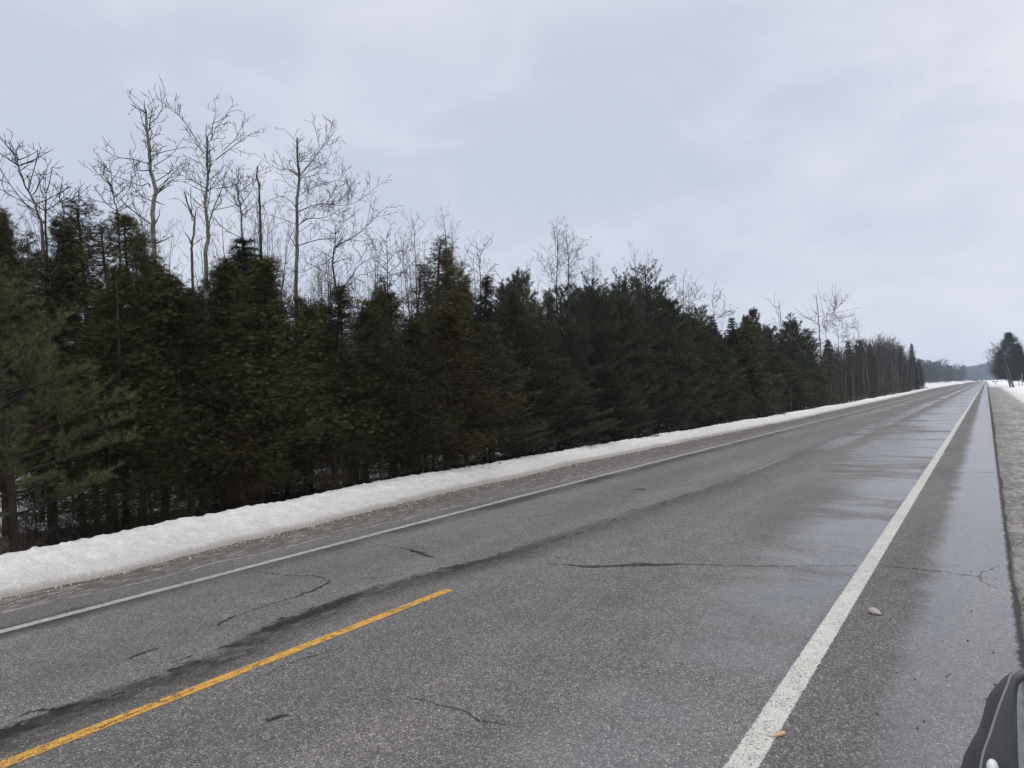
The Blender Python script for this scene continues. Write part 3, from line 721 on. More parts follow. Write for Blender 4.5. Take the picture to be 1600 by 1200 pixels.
CED = [Proto(cedar_mesh(1, 7, 1.7, 260, 52, 0.10, 0.7, 1.0), 7), Proto(cedar_mesh(2, 7, 1.4, 250, 50, 0.097, 1.0, 1.05), 7),
       Proto(cedar_mesh(3, 7, 1.75, 260, 52, 0.10, 0.6, 0.9, tops=3), 7), Proto(cedar_mesh(4, 7, 1.45, 190, 42, 0.097, 1.3, 0.9, tops=2), 7)]
CEDB = [Proto(cedar_mesh(6, 7, 1.7, 260, 52, 0.10, 0.5, 0.95, M=M_CEDARB), 7)]
CEDO = [Proto(cedar_mesh(8, 7, 1.6, 135, 36, 0.10, 0.8, 0.9), 7), Proto(cedar_mesh(12, 7, 1.3, 115, 34, 0.10, 1.5, 0.85, tops=2), 7)]          # open see-through crowns
CEDF = [Proto(cedar_mesh(9, 7, 1.4, 130, 20, 0.22, 1.3), 7), Proto(cedar_mesh(10, 7, 1.6, 130, 20, 0.23, 0.4, tops=2), 7)]
PIN = [Proto(pine_mesh(21, 8, 2.3, 0.5, size=0.15, dens=1.2, gap=0.40, w=0.085), 8), Proto(pine_mesh(22, 8, 2.1, 0.4, size=0.15, gap=0.36, dens=1.2, w=0.085), 8), Proto(pine_mesh(23, 8, 2.5, 0.8, size=0.15, gap=0.42, top=0.5, dens=1.1, w=0.085), 8)]
PINO = [Proto(pine_mesh(27, 8, 2.2, 1.5, size=0.135, dens=0.95, gap=0.62, w=0.08, top=0.45, lean=0.2), 8), Proto(pine_mesh(28, 8, 1.9, 1.2, size=0.13, dens=0.85, gap=0.55, w=0.08, top=0.6, lean=0.2), 8)]
PINN = Proto(pine_mesh(24, 6, 2.3, 0.9, size=0.115, nn=22, dens=1.25, w=0.06, gap=0.42, top=0.6, M=M_PINEN), 6)
PINF = [Proto(pine_mesh(25, 8, 2.3, 0.4, size=0.25, nn=12, dens=0.6, w=0.13, gap=0.42), 8), Proto(pine_mesh(26, 8, 2.4, 0.8, size=0.26, nn=12, dens=0.55, w=0.13, top=0.45, gap=0.5), 8)]
SPR = [Proto(spruce_mesh(31), 9), Proto(spruce_mesh(32, 9, 1.15, dens=0.8, size=0.19, w=0.14), 9)]
BAR = [Proto(bare_mesh(41, forks=1, nl=24, maxlv=3, dens=2.4, r0=0.07), 10), Proto(bare_mesh(42, crown0=0.3, forks=2, nl=24, maxlv=3, dens=2.2, r0=0.07), 10), Proto(bare_mesh(43, crown0=0.45, nl=26, reach=0.22, maxlv=3, dens=2.5, r0=0.065), 10)]
BARF = [Proto(bare_mesh(51, 10, 0.30, 0.075, 24, 2, 1.9, minr=0.013, bark=M_BARKG, upb=0.5), 10), Proto(bare_mesh(52, 10, 0.3, 0.075, 24, 2, 1.9, minr=0.013, forks=1, bark=M_BARKG, upb=0.5), 10),
        Proto(bare_mesh(53, 10, 0.2, 0.065, 28, 2, 1.9, minr=0.013, forks=2, upb=0.5), 10), Proto(bare_mesh(54, 10, 0.45, 0.06, 18, 2, 1.9, minr=0.013, bark=M_BARKP, upb=0.5), 10)]
BARM = [Proto(bare_mesh(56, 10, 0.2, 0.055, 26, 2, 2.2, minr=0.008, forks=1, upb=0.5, bark=M_TWIG), 10), Proto(bare_mesh(57, 10, 0.25, 0.05, 24, 2, 2.2, minr=0.008, upb=0.5, bark=M_TWIG), 10)]
BARX = [Proto(bare_mesh(61, 10, 0.25, 0.09, 22, 1, 1.8, minr=0.03, forks=2, upb=0.6), 10), Proto(bare_mesh(62, 10, 0.2, 0.09, 24, 1, 2.0, minr=0.03, forks=3, upb=0.6), 10)]
SAP = [Proto(bare_mesh(71, 4, 0.25, 0.022, 14, 1, 2.4, reach=0.22, minr=0.0035, bark=M_BARKG), 4), Proto(bare_mesh(72, 4, 0.35, 0.026, 12, 1, 2.2, reach=0.2, minr=0.0035, forks=1, bark=M_BARKG), 4)]
SHR = [shrub_mesh(81), shrub_mesh(82, 1.3, 34, 0.9), shrub_mesh(83, 2.0, 18, 0.6)]

# ------------------------------------------------------------------ traced bare trees (trunk and main limbs placed at a real distance)
def traced(name, X, trunk, limbs, r0, label, seed, **kw):
    return traced_(name, X, trunk, limbs, r0, label, seed, **kw)
def traced_(name, X, trunk, limbs, r0, label, seed, cat='tree', bark=M_BARKP, dens=2.5, maxlv=3, dead=False, minr=0.0052, group='bare trees rising above the evergreens', extra=0):
    r = random.Random(seed); T = np.array([at_x(u, v, X) for u, v in trunk])
    gx, gy = T[0][0], T[0][1]; gz = float(ground_z(gx, gy)); base = np.array([gx, gy, gz])
    T = np.vstack([[gx+0.05, gy, gz-0.3], [gx, gy+0.03, (gz+T[0][2])/2], T]) - base
    tr = MB(); tw = MB()
    def resamp(P, k=3):
        Q = []; E_ = np.vstack([2*P[0]-P[1], P, 2*P[-1]-P[-2]]); k += 1
        for a, b_, c_, d_ in zip(E_[:-3], E_[1:-2], E_[2:-1], E_[3:]):
            for i in range(k):
                t = i/k; Q.append(0.5*((2*b_)+(-a+c_)*t+(2*a-5*b_+4*c_-d_)*t*t+(-a+3*b_-3*c_+d_)*t**3) + np.array([r.gauss(0, .008), r.gauss(0, .008), 0]))
        Q.append(P[-1]); return np.array(Q)
    r0 = r0*0.62
    if minr > 0.008: dens *= 0.55
    T = resamp(T); s = np.linspace(0, 1, len(T)); tube(tr, T, r0*(1-s*(0.93 if name == 'bare_tree' else 0.66))+0.004, 8, cap=True)
    if not dead: twigs_on(r, tw, T[len(T)//2:], r0*0.4, 1, maxlv, dens*1.8, minr=minr, lenf=0.22)
    for pts, rr, dx in limbs:
        P = np.array([at_x(u, v, X) for u, v in pts]) - base
        k = np.linspace(0, 1, len(P)); P[:, 1] += 0.0; P += np.outer(k*dx, [0.9, 0.35, 0])
        Lm = resamp(P, 2); tube(tr if rr > 0.022 else tw, Lm, np.linspace(rr*0.75, minr*0.9, len(Lm)), 5)
        if rr != 0.0301: twigs_on(r, tw, Lm, rr*0.6, 1, maxlv, dens*1.7, minr=minr, lenf=0.40, start=0.08)
    if cat == 'tree' and name != 'dead_tree': extra = int((np.sum(np.linalg.norm(np.diff(T, axis=0), axis=1))*1.5+4)*min(1, r0/0.05)*(0.0 if minr > 0.008 else 1))
    for k in range(extra):
        i = r.randint(int(len(T)*0.42), len(T)-2); a = r.uniform(0, 6.28)
        pp = grow_path(r, T[i], (math.cos(a), math.sin(a), 0.6), r.uniform(0.5, 1.5)*(1.25-0.9*i/len(T)), 6, 0.08, 0.05)
        tube(tw, pp, np.linspace(0.012, minr, 7), 4); twigs_on(r, tw, pp, 0.010, 1, maxlv, dens, minr=minr)
    e_ = bpy.data.objects.new(name, None); C.objects.link(e_); e_.location = base
    link('trunk', tr.mesh('trunk', bark, True), e_)
    if tw.n: link('branches', tw.mesh('branches', M_TWIG), e_)
    return tag(e_, label, cat, group)
def c1(*p): return [(x/4, 120+y/4) for x, y in p]
def c3(*p): return [(380+x/3.428, 150+y/3.428) for x, y in p]
def c5(*p): return [(600+x/3, 340+y/3) for x, y in p]
def c6(*p): return [(900+x/4, 400+y/4) for x, y in p]
def c7(*p): return [(1240+x/4.444, 440+y/4.444) for x, y in p]

traced('bare_poplar', -17, c1((965, 1140), (955, 900), (960, 780), (972, 710), (945, 600), (936, 500), (930, 400), (918, 320), (910, 205)), [
    (c1((926, 330), (937, 285), (962, 260), (988, 205), (975, 150), (955, 65)), 0.02, 0.2), (c1((935, 400), (985, 350), (1010, 300), (1045, 285)), 0.02, -0.5),
    (c1((942, 585), (870, 590), (800, 590), (740, 555), (675, 480)), 0.02, 0.6), (c1((935, 545), (850, 510), (780, 490), (720, 430)), 0.017, -0.4),
    (c1((940, 690), (890, 672), (800, 690), (700, 670), (520, 630)), 0.02, 0.7), (c1((965, 775), (1000, 790), (1035, 802)), 0.0301, 0),
    (c1((965, 915), (990, 880), (1000, 825)), 0.0301, 0), (c1((945, 920), (850, 820), (800, 735), (780, 640)), 0.022, -0.5),
    (c1((960, 560), (1000, 520), (1040, 470), (1050, 410)), 0.015, 0.4), (c1((955, 780), (850, 745), (780, 700), (700, 690)), 0.015, 0.4),
    (c1((975, 1040), (1010, 1020), (1042, 998)), 0.0301, 0.2), (c1((925, 330), (900, 295)), 0.0301, 0)], 0.10,
    'crooked pale poplar with a dark broken top, tallest bare tree left of the forked one', 101)
traced('bare_poplar', -18, c1((1285, 1190), (1300, 1000), (1296, 900), (1283, 800), (1300, 650), (1298, 560), (1295, 375)), [
    (c1((1297, 560), (1275, 430), (1250, 350), (1232, 295)), 0.035, 0.3), (c1((1303, 615), (1335, 540), (1348, 460), (1352, 375)), 0.035, -0.3),
    (c1((1350, 520), (1400, 460), (1480, 390), (1525, 350)), 0.02, 0.4), (c1((1400, 460), (1460, 390), (1490, 330), (1510, 260)), 0.015, 0.1),
    (c1((1325, 400), (1330, 300), (1345, 240), (1335, 130)), 0.018, 0.0), (c1((1340, 330), (1385, 250), (1392, 190)), 0.014, 0.3),
    (c1((1275, 480), (1200, 430), (1140, 400), (1060, 340)), 0.02, 0.5), (c1((1255, 430), (1200, 320), (1160, 240), (1120, 190), (1088, 120)), 0.018, -0.4),
    (c1((1290, 700), (1240, 650), (1200, 610), (1130, 590), (1030, 600)), 0.018, -0.6), (c1((1305, 930), (1325, 800), (1350, 700), (1365, 560)), 0.03, 0.3),
    (c1((1350, 700), (1400, 690), (1450, 665), (1530, 600)), 0.018, 0.5), (c1((1315, 835), (1390, 820), (1450, 795)), 0.015, 0.3), (c1((1310, 940), (1360, 900), (1400, 870)), 0.015, -0.3),
    (c1((1280, 800), (1262, 770)), 0.0301, 0), (c1((1290, 590), (1230, 540), (1160, 520), (1080, 490)), 0.015, 0.3)], 0.10,
    'pale poplar whose trunk forks into a wide crown with three dark broken stubs', 102)
traced('dead_tree', -17.5, c1((1200, 1190), (1200, 1060), (1218, 920), (1195, 850), (1175, 800), (1150, 720)), [
    (c1((1216, 900), (1222, 850), (1243, 812)), 0.0301, 0), (c1((1198, 1050), (1170, 990), (1145, 962)), 0.0301, 0), (c1((1195, 860), (1130, 790), (1050, 760)), 0.012, 0.2),
    (c1((1200, 900), (1195, 780), (1195, 690)), 0.02, 0), (c1((1205, 1050), (1250, 1010), (1290, 985)), 0.014, 0.2)], 0.06, 'thin dark dead tree with a kinked top just left of the forked poplar', 103, bark=M_BARKG, dens=1.4, maxlv=1)
traced('bare_poplar', -19, c3((285, 1095), (287, 850), (288, 700), (290, 550), (300, 440), (298, 390), (291, 320), (290, 225)), [
    (c3((302, 430), (350, 365), (400, 285), (440, 230), (475, 175)), 0.028, 0.2), (c3((410, 270), (405, 200), (400, 105)), 0.014, -0.2), (c3((440, 230), (455, 180), (440, 130)), 0.012, 0.2),
    (c3((300, 620), (340, 595), (400, 580), (480, 590), (560, 570), (640, 500)), 0.028, 0.5), (c3((303, 685), (370, 655), (460, 650), (540, 620), (640, 570)), 0.022, -0.5),
    (c3((300, 800), (370, 775), (440, 765), (480, 770)), 0.026, 0.4), (c3((285, 600), (240, 570), (190, 550), (120, 545)), 0.022, 0.4),
    (c3((296, 430), (260, 390), (220, 380), (140, 300)), 0.018, -0.5), (c3((278, 805), (250, 770), (222, 745), (230, 690)), 0.02, 0.2),
    (c3((310, 440), (400, 420), (470, 370), (530, 290)), 0.016, -0.4), (c3((300, 350), (360, 355), (410, 390)), 0.014, 0.3), (c3((288, 500), (200, 470), (130, 430)), 0.015, 0.5),
    (c3((290, 690), (200, 640), (120, 610)), 0.015, -0.5), (c3((300, 950), (380, 910), (440, 890)), 0.014, 0.3), (c3((288, 540), (380, 480), (480, 450), (500, 400)), 0.015, 0.4)], 0.11,
    'tall grey poplar with a dense twiggy crown and long drooping right limbs', 104, bark=M_BARKG, dens=2.5)
traced('dead_tree', -18, c3((98, 860), (90, 640), (86, 500), (74, 430), (78, 380)), [(c3((86, 490), (95, 460)), 0.0301, 0), (c3((85, 590), (50, 520), (0, 480)), 0.014, 0.3), (c3((90, 600), (140, 550), (200, 540)), 0.012, 0.3), (c3((90, 700), (40, 640), (0, 600)), 0.012, -0.3)], 0.065,
    'slim dark dead trunk with a hooked tip between two bare poplars', 105, bark=M_BARKD, dens=2.0, maxlv=1)
traced('bare_tree', -17, c3((520, 1090), (500, 1040), (480, 900), (492, 790), (492, 690)), [
    (c3((505, 800), (560, 765), (620, 720), (680, 650), (735, 590)), 0.026, 0.3), (c3((560, 765), (650, 775), (740, 760)), 0.018, -0.3), (c3((525, 1050), (570, 960), (620, 890), (740, 850)), 0.028, 0.3),
    (c3((535, 1040), (600, 970), (700, 1000)), 0.02, -0.3), (c3((490, 740), (520, 680), (560, 640)), 0.014, 0.2), (c3((480, 860), (430, 900), (420, 980)), 0.014, 0.2), (c3((620, 890), (660, 820), (700, 760)), 0.014, 0)], 0.085,
    'dark crooked bare tree with a snapped trunk and limbs reaching right', 106, bark=M_BARKD, dens=2.3)
traced('bare_tree', -18, c3((775, 1090), (772, 900), (770, 745)), [(c3((775, 950), (830, 880), (880, 690)), 0.018, 0.3), (c3((770, 860), (720, 820), (690, 760)), 0.015, 0.3), (c3((772, 900), (840, 830), (920, 830)), 0.015, -0.3), (c3((770, 760), (790, 700), (780, 660)), 0.012, 0), (c3((780, 960), (860, 930), (920, 840)), 0.014, .2)], 0.05,
    'slender bare tree with fanned twigs left of the tall pointed cedar', 107, bark=M_BARKG)
traced('bare_tree', -17, c3((1272, 1080), (1272, 960), (1265, 880), (1300, 780)), [(c3((1270, 900), (1255, 850), (1250, 790)), 0.014, 0), (c3((1280, 990), (1320, 920), (1350, 980)), 0.014, 0.2)], 0.05,
    'small bare tree with a bent tip right of the tall pointed cedar', 108, bark=M_BARKG)
traced('bare_tree', -18, c5((815, 640), (812, 450), (810, 300), (815, 150), (810, 20)), [(c5((812, 330), (770, 250), (750, 140)), 0.016, 0.2), (c5((800, 300), (740, 240), (700, 190)), 0.014, 0.3), (c5((815, 160), (800, 110), (800, 60)), 0.012, 0)], 0.085,
    'straight bare tree with upswept branches, left one of the pair above the pines', 109, bark=M_BARKD)
traced('bare_tree', -18.5, c5((862, 690), (860, 450), (866, 250), (862, 170), (850, 30)), [(c5((866, 240), (900, 150), (925, 100)), 0.016, 0.2), (c5((866, 280), (930, 250), (985, 225)), 0.014, 0.3), (c5((850, 240), (830, 160), (815, 90)), 0.014, -0.2), (c5((866, 200), (880, 120), (870, 60)), 0.012, 0.2)], 0.085,
    'straight bare tree with a forking top, right one of the pair above the pines', 110, bark=M_BARKD)
traced('bare_tree', -16, c1((268, 1000), (240, 870), (205, 770), (150, 660), (100, 520), (50, 395)), [(c1((110, 540), (60, 480), (5, 450)), 0.014, 0.2), (c1((150, 660), (90, 600), (0, 520)), 0.014, 0.3), (c1((205, 740), (240, 640), (275, 520)), 0.016, 0.2), (c1((230, 840), (150, 760), (70, 690)), 0.014, -0.3), (c1((95, 490), (110, 440), (160, 432)), 0.01, 0)], 0.05,
    'slender leaning bare tree fanning to the left above the leftmost cedars', 111, bark=M_BARKG)
traced('bare_tree', -16.5, c1((287, 1000), (283, 900), (285, 780), (297, 690)), [(c1((283, 760), (245, 720), (210, 650), (230, 590)), 0.014, 0.2), (c1((285, 850), (330, 740), (370, 700)), 0.01, 0.3)], 0.045,
    'short straight bare trunk with a thin tip beside the leaning bare tree', 112, bark=M_BARKD, dens=2)
traced('bare_tree', -17, c1((398, 1060), (398, 940), (395, 830), (370, 760), (340, 660)), [(c1((398, 830), (440, 780), (470, 745)), 0.01, 0.2), (c1((396, 900), (340, 920), (300, 950)), 0.01, 0.2), (c1((372, 765), (385, 690), (388, 620)), 0.01, 0)], 0.035,
    'thin pale sapling top with few twigs above the left cedars', 113)
traced('bare_tree', -18, c1((740, 920), (730, 840), (705, 720), (690, 560)), [(c1((705, 740), (650, 650), (580, 570)), 0.014, 0.2), (c1((700, 690), (620, 620), (520, 625)), 0.012, 0.3), (c1((725, 800), (790, 700), (775, 600)), 0.012, 0.2), (c1((700, 800), (600, 760), (510, 730)), 0.012, -.3)], 0.05,
    'twiggy bare tree rising left of the crooked pale poplar', 114, bark=M_BARKG, dens=3)
traced('bare_tree', -20, c1((1512, 1010), (1508, 850), (1490, 720), (1490, 590)), [(c1((1492, 720), (1460, 680), (1440, 640)), 0.02, 0.1), (c1((1500, 800), (1540, 720), (1590, 560)), 0.014, 0.3), (c1((1500, 850), (1450, 780), (1400, 740)), 0.012, 0.3), (c1((1505, 900), (1570, 850), (1600, 800)), 0.012, -.3)], 0.07,
    'bare tree with a dark broken tip directly right of the forked poplar', 115, bark=M_BARKG, dens=3)
traced('bare_tree', -18, c6((865, 480), (860, 380), (880, 300), (910, 200)), [(c6((862, 370), (845, 280), (850, 190)), 0.012, 0.2), (c6((865, 400), (910, 360), (960, 340)), 0.01, 0.2)], 0.05,
    'pale bare tree with upright twigs right of the broad pine', 116, bark=M_BARKP, minr=0.01)
traced('bare_tree', -19, c6((700, 400), (680, 300), (665, 240)), [(c6((690, 330), (740, 260), (745, 195)), 0.014, 0.2), (c6((680, 290), (630, 240), (605, 200)), 0.012, 0.2)], 0.05,
    'bare twiggy tree with curled branch ends behind the broad pine', 117, bark=M_BARKG, minr=0.01, dens=3)
traced('dead_tree', -17, c6((1290, 620), (1285, 480), (1278, 380), (1268, 280)), [(c6((1275, 330), (1230, 310), (1200, 260)), 0.03, 0), (c6((1282, 440), (1240, 400), (1238, 380)), 0.012, 0)], 0.075,
    'thin dead tree with one bent limb sweeping left above the far pines', 118, bark=M_BARKG, minr=0.012, maxlv=1, dens=0.8)
traced('dead_tree', -16.5, c7((188, 520), (182, 400), (172, 240), (155, 85)), [(c7((170, 230), (140, 200)), 0.03, 0), (c7((175, 250), (240, 210), (290, 150)), 0.02, 0.3), (c7((178, 300), (130, 270), (90, 260)), 0.018, .2)], 0.13,
    'tall leaning dead pole with short stubs, tallest of the far dark row', 119, bark=M_BARKD, minr=0.014, maxlv=1, dens=1.0)
traced('bare_tree', -17, c7((235, 480), (225, 380), (235, 290), (290, 180)), [(c7((228, 350), (200, 300), (215, 220)), 0.02, 0), (c7((232, 300), (270, 220), (295, 140)), 0.02, .2)], 0.09,
    'bare tree leaning right beside the tall dead pole', 120, bark=M_BARKG, minr=0.015, dens=1.5)
traced('bare_tree', -17, c7((312, 520), (310, 400), (300, 320), (285, 255)), [(c7((305, 360), (320, 290), (318, 260)), 0.02, 0), (c7((312, 430), (350, 400), (385, 370)), 0.02, .2), (c7((303, 340), (275, 300), (255, 290)), 0.02, 0)], 0.10,
    'dark bare tree with stubby forked limbs in the far row', 121, bark=M_BARKD, minr=0.016, dens=1.2)
traced('bare_tree', -18, c7((455, 430), (448, 340), (430, 245)), [(c7((445, 330), (420, 320), (400, 330)), 0.02, 0), (c7((440, 290), (410, 290), (405, 300)), 0.016, 0)], 0.10,
    'lone slender trunk with left pointing twigs above the far row', 122, bark=M_BARKG, minr=0.018, maxlv=1, dens=1.5)

# ------------------------------------------------------------------ front evergreens, each at its own place
def ev(kind, proto, u, v, X, wf, label, rot=None, group='evergreens along the snow bank'):
    p = at_x(u, v, X); gz = float(ground_z(p[0], p[1])); H = p[2]-gz
    place(kind, proto, p[0], p[1], H, wf*proto.H/H*(1.2 if kind == 'cedar_tree' else 1.1), rot, label, 'tree', group)
def W(p, H): return p
ev('pine_tree', PINN, 10, 425, -11.9, 0.74, 'nearest grey green pine with feathery boughs at the left edge', 0.6)
ev('cedar_tree', CEDO[0], 8, 296, -15.5, 0.9, 'dark narrow cedar top cut by the left edge, behind the near pine')
ev('cedar_tree', CEDO[1], 70, 340, -15.0, 1.0, 'ragged dark cedar behind the near pine, second from the left edge')
ev('cedar_tree', CEDO[1], 112, 372, -14.2, 0.8, 'narrow cedar in the dip between the two ragged left cedars')
ev('cedar_tree', CEDO[0], 143, 338, -15.6, 0.9, 'open topped cedar with sky showing through, left of the leaning twin')
ev('cedar_tree', CEDO[0], 166, 314, -15.0, 1.1, 'tallest ragged cedar of the left group, below the bare poplars')
ev('cedar_tree', CED[2], 208, 333, -14.3, 0.95, 'olive cedar whose top touches the crooked pale poplar trunk')
ev('cedar_tree', CED[0], 160, 420, -13.0, 0.85, 'full green cedar standing close to the bank beside the near pine')
ev('cedar_tree', CED[1], 250, 398, -13.6, 1.0, 'cedar with a rounded shoulder left of the gap under the forked poplar')
ev('cedar_tree', CED[0], 292, 440, -13.2, 0.85, 'olive green cedar under the gap where two pale trunks show')
ev('cedar_tree', CED[1], 305, 428, -14.6, 1.0, 'narrow cedar filling the dip directly below the forked poplar trunk')
ev('cedar_tree', CED[2], 335, 410, -14.0, 0.95, 'cedar just left of the broad dark cone shaped cedar')
ev('spruce_tree', SPR[0], 380, 366, -15.5, 1.5, 'black green spruce tip rising behind the broad cone shaped cedar')
ev('cedar_tree', CED[0], 385, 396, -12.9, 1.12, 'broad cone shaped cedar, bulkiest of the front row')
ev('cedar_tree', CED[1], 436, 430, -14.6, 0.8, 'narrow cedar at the right flank of the broad cone shaped cedar')
ev('cedar_tree', CED[3], 470, 462, -14.4, 0.9, 'low cedar in the notch below the tall grey poplar')
ev('cedar_tree', CED[1], 508, 448, -12.8, 1.0, 'pointed cedar in the middle of the notch under the bare trees')
ev('cedar_tree', CEDO[0], 540, 464, -14.4, 1.0, 'lacy cedar behind the low rounded cedar, at the snapped bare tree')
ev('cedar_tree', CED[2], 560, 484, -12.6, 0.9, 'low rounded cedar between the notch and the tall pointed cedar')
ev('cedar_tree', CEDO[0], 600, 432, -15.5, 0.9, 'thin topped cedar left of the tall pointed cedar')
ev('cedar_tree', CEDO[1], 640, 408, -14.8, 0.95, 'ragged cedar leaning on the left side of the tall pointed cedar')
ev('cedar_tree', CEDO[0], 690, 360, -15.0, 1.35, 'tall pointed cedar with a lacy top that stands clear of its neighbours')
ev('cedar_tree', CED[0], 625, 500, -12.6, 0.95, 'green front cedar below and left of the tall pointed cedar')
ev('cedar_tree', CEDB[0], 690, 476, -12.5, 1.1, 'rusty brown cedar in front of the tall pointed cedar')
ev('cedar_tree', CED[1], 742, 432, -14.8, 0.9, 'dark cedar at the right foot of the tall pointed cedar')
ev('pine_tree', PINO[1], 790, 440, -15.2, 0.75, 'small upright pine with candle shoots, left of the bare pair')
ev('pine_tree', PINO[1], 815, 416, -15.4, 0.75, 'slim pine with the highest candle shoots left of the bare pair')
ev('pine_tree', PIN[1], 760, 506, -12.9, 1.0, 'blue green young pine right of the rusty brown cedar')
ev('pine_tree', PIN[0], 832, 500, -13.0, 0.8, 'soft green pine in front of the bare pair, nearer the bank')
ev('pine_tree', PINO[0], 905, 432, -14.6, 0.9, 'rounded pine right of the bare pair')
ev('pine_tree', PIN[2], 940, 452, -14.2, 0.9, 'pine filling the hollow between the rounded pine and the broad pine')
ev('pine_tree', PIN[1], 880, 560, -12.8, 0.85, 'low bushy pine against the bank below the bare pair')
ev('pine_tree', PINO[0], 972, 424, -15.5, 1.1, 'left half crown of the broad pine group with layered limbs')
ev('pine_tree', PINO[0], 1008, 416, -15.2, 1.2, 'broad layered pine with the highest crown of the pine group', 1.0)
ev('pine_tree', PINO[1], 1045, 462, -14.6, 0.85, 'sloping shouldered pine on the right of the broad layered pine')
ev('pine_tree', PIN[1], 950, 572, -12.9, 0.9, 'low pine at the bank below the broad layered pine')
ev('pine_tree', PIN[0], 1020, 570, -13.2, 0.9, 'low pine at the bank right below the broad layered pine')
ev('pine_tree', PIN[2], 1078, 478, -14.4, 1.05, 'last pine before the pale bare tree gap')
ev('spruce_tree', SPR[0], 1112, 492, -15.2, 1.2, 'narrow dark conifer in the gap under the pale bare tree')
ev('pine_tree', PINF[0], 1095, 560, -13.6, 0.8, 'low pine in front of the gap under the pale bare tree')
ev('spruce_tree', SPR[0], 1143, 494, -14.5, 1.3, 'thin spired conifer left of the club topped pine')
ev('pine_tree', PINF[0], 1168, 484, -14.6, 0.9, 'club topped pine with dark upright shoots')
ev('pine_tree', PINF[0], 1160, 545, -13.5, 1.1, 'bushy pine in front of the club topped pine')
ev('pine_tree', PINO[1], 1196, 505, -14.6, 0.9, 'slim pine right of the club topped pine')
ev('pine_tree', PINO[1], 1237, 487, -15.6, 0.95, 'thin crowned pine between the bent dead tree and the dead pole')
ev('cedar_tree', CEDF[0], 1222, 555, -13.6, 1.5, 'dark rounded cedar below the thin crowned pine')
ev('cedar_tree', CEDF[1], 1265, 512, -14.2, 1.5, 'dark pointed evergreen directly left of the dead pole')
ev('pine_tree', PINF[1], 1342, 534, -16.0, 0.8, 'pine tuft among the far bare trees')
for u, v, lb in [(1293, 528, 'thin spruce spire right after the dead pole'), (1325, 531, 'second small spruce spire right of the dead pole'), (1359, 536, 'small spruce spire in the middle of the far bare trees'), (1407, 538, 'sharp spruce spire left of the last tall spire'), (1424, 535, 'tallest sharp spruce spire near the end of the dark row'), (1435, 561, 'short spruce ending the dark row')]:
    ev('spruce_tree', SPR[1], u, v, -15.5, 1.25, lb, group='spruce spires in the far dark row')

# skyline of the evergreens in the photograph: filler trees stay below it
SU = [0, 30, 60, 100, 130, 165, 200, 235, 260, 290, 320, 345, 380, 410, 430, 460, 505, 520, 560, 590, 620, 645, 690, 720, 745, 765, 785, 810, 850, 900, 945, 975, 1005, 1030, 1050, 1085, 1110, 1140, 1165, 1190, 1235, 1280, 1320, 1400, 1447]
SV = [300, 320, 350, 375, 350, 315, 335, 375, 410, 440, 420, 390, 368, 385, 420, 462, 452, 470, 480, 432, 440, 395, 362, 385, 430, 470, 440, 418, 440, 430, 450, 430, 420, 440, 470, 480, 495, 520, 487, 505, 490, 535, 540, 545, 590]
RINV = np.linalg.inv(RN)
def proj(p):
    q = RINV @ (np.asarray(p, float)-CAM); return 800+F*q[0]/-q[2], 600-F*q[1]/-q[2]
ANCH = [(-200, 'the near grey green pine'), (95, 'the ragged cedars left of the leaning twin'), (185, 'the crooked pale poplar'), (265, 'the gap beside the forked poplar'), (345, 'the broad cone shaped cedar'), (440, 'the tall grey poplar'),
        (500, 'the pointed cedar in the notch'), (560, 'the low rounded cedar'), (630, 'the tall pointed cedar'), (725, 'the blue green young pine'), (790, 'the slim candle topped pine'), (845, 'the pair of straight bare trees'),
        (900, 'the rounded pine'), (960, 'the broad layered pine'), (1050, 'the pale bare tree gap'), (1125, 'the club topped pine'), (1180, 'the bent dead tree'), (1225, 'the thin crowned pine'), (1260, 'the tall dead pole'), (1285, 'the first small spruce spires'), (1345, 'the middle spruce spire'), (1395, 'the last tall spruce spire')]
ORD = ['first', 'second', 'third', 'fourth', 'fifth', 'sixth', 'seventh', 'eighth', 'ninth', 'tenth', 'eleventh', 'twelfth', 'thirteenth', 'fourteenth', 'fifteenth', 'sixteenth', 'seventeenth', 'eighteenth']
POOL = []
def relabel():        # tell repeats apart by the named tree in front of them and their order from the left
    groups = {}
    for o, u, what in POOL:
        a = [n for lo, n in ANCH if u >= lo][-1] if u >= -200 else ANCH[0][1]
        groups.setdefault((what, a), []).append((u, o))
    for (what, a), lst in groups.items():
        lst.sort(key=lambda q: q[0]); n = len(lst)
        for k, (u, o) in enumerate(lst):
            if n == 1: o['label'] = '%s %s' % (what, a)
            elif n == 2: o['label'] = '%s %s, %s one' % (what, a, ('left', 'right')[k])
            elif k < 18: o['label'] = '%s %s, %s from left' % (what, a, ORD[k])
            else: o['label'] = '%s %s, far right' % (what, a)
grid = [(y, X) for y in np.arange(0, 84, 2.3) for X in (-14.2, -17.2, -20.5, -25.0, -31.0)]
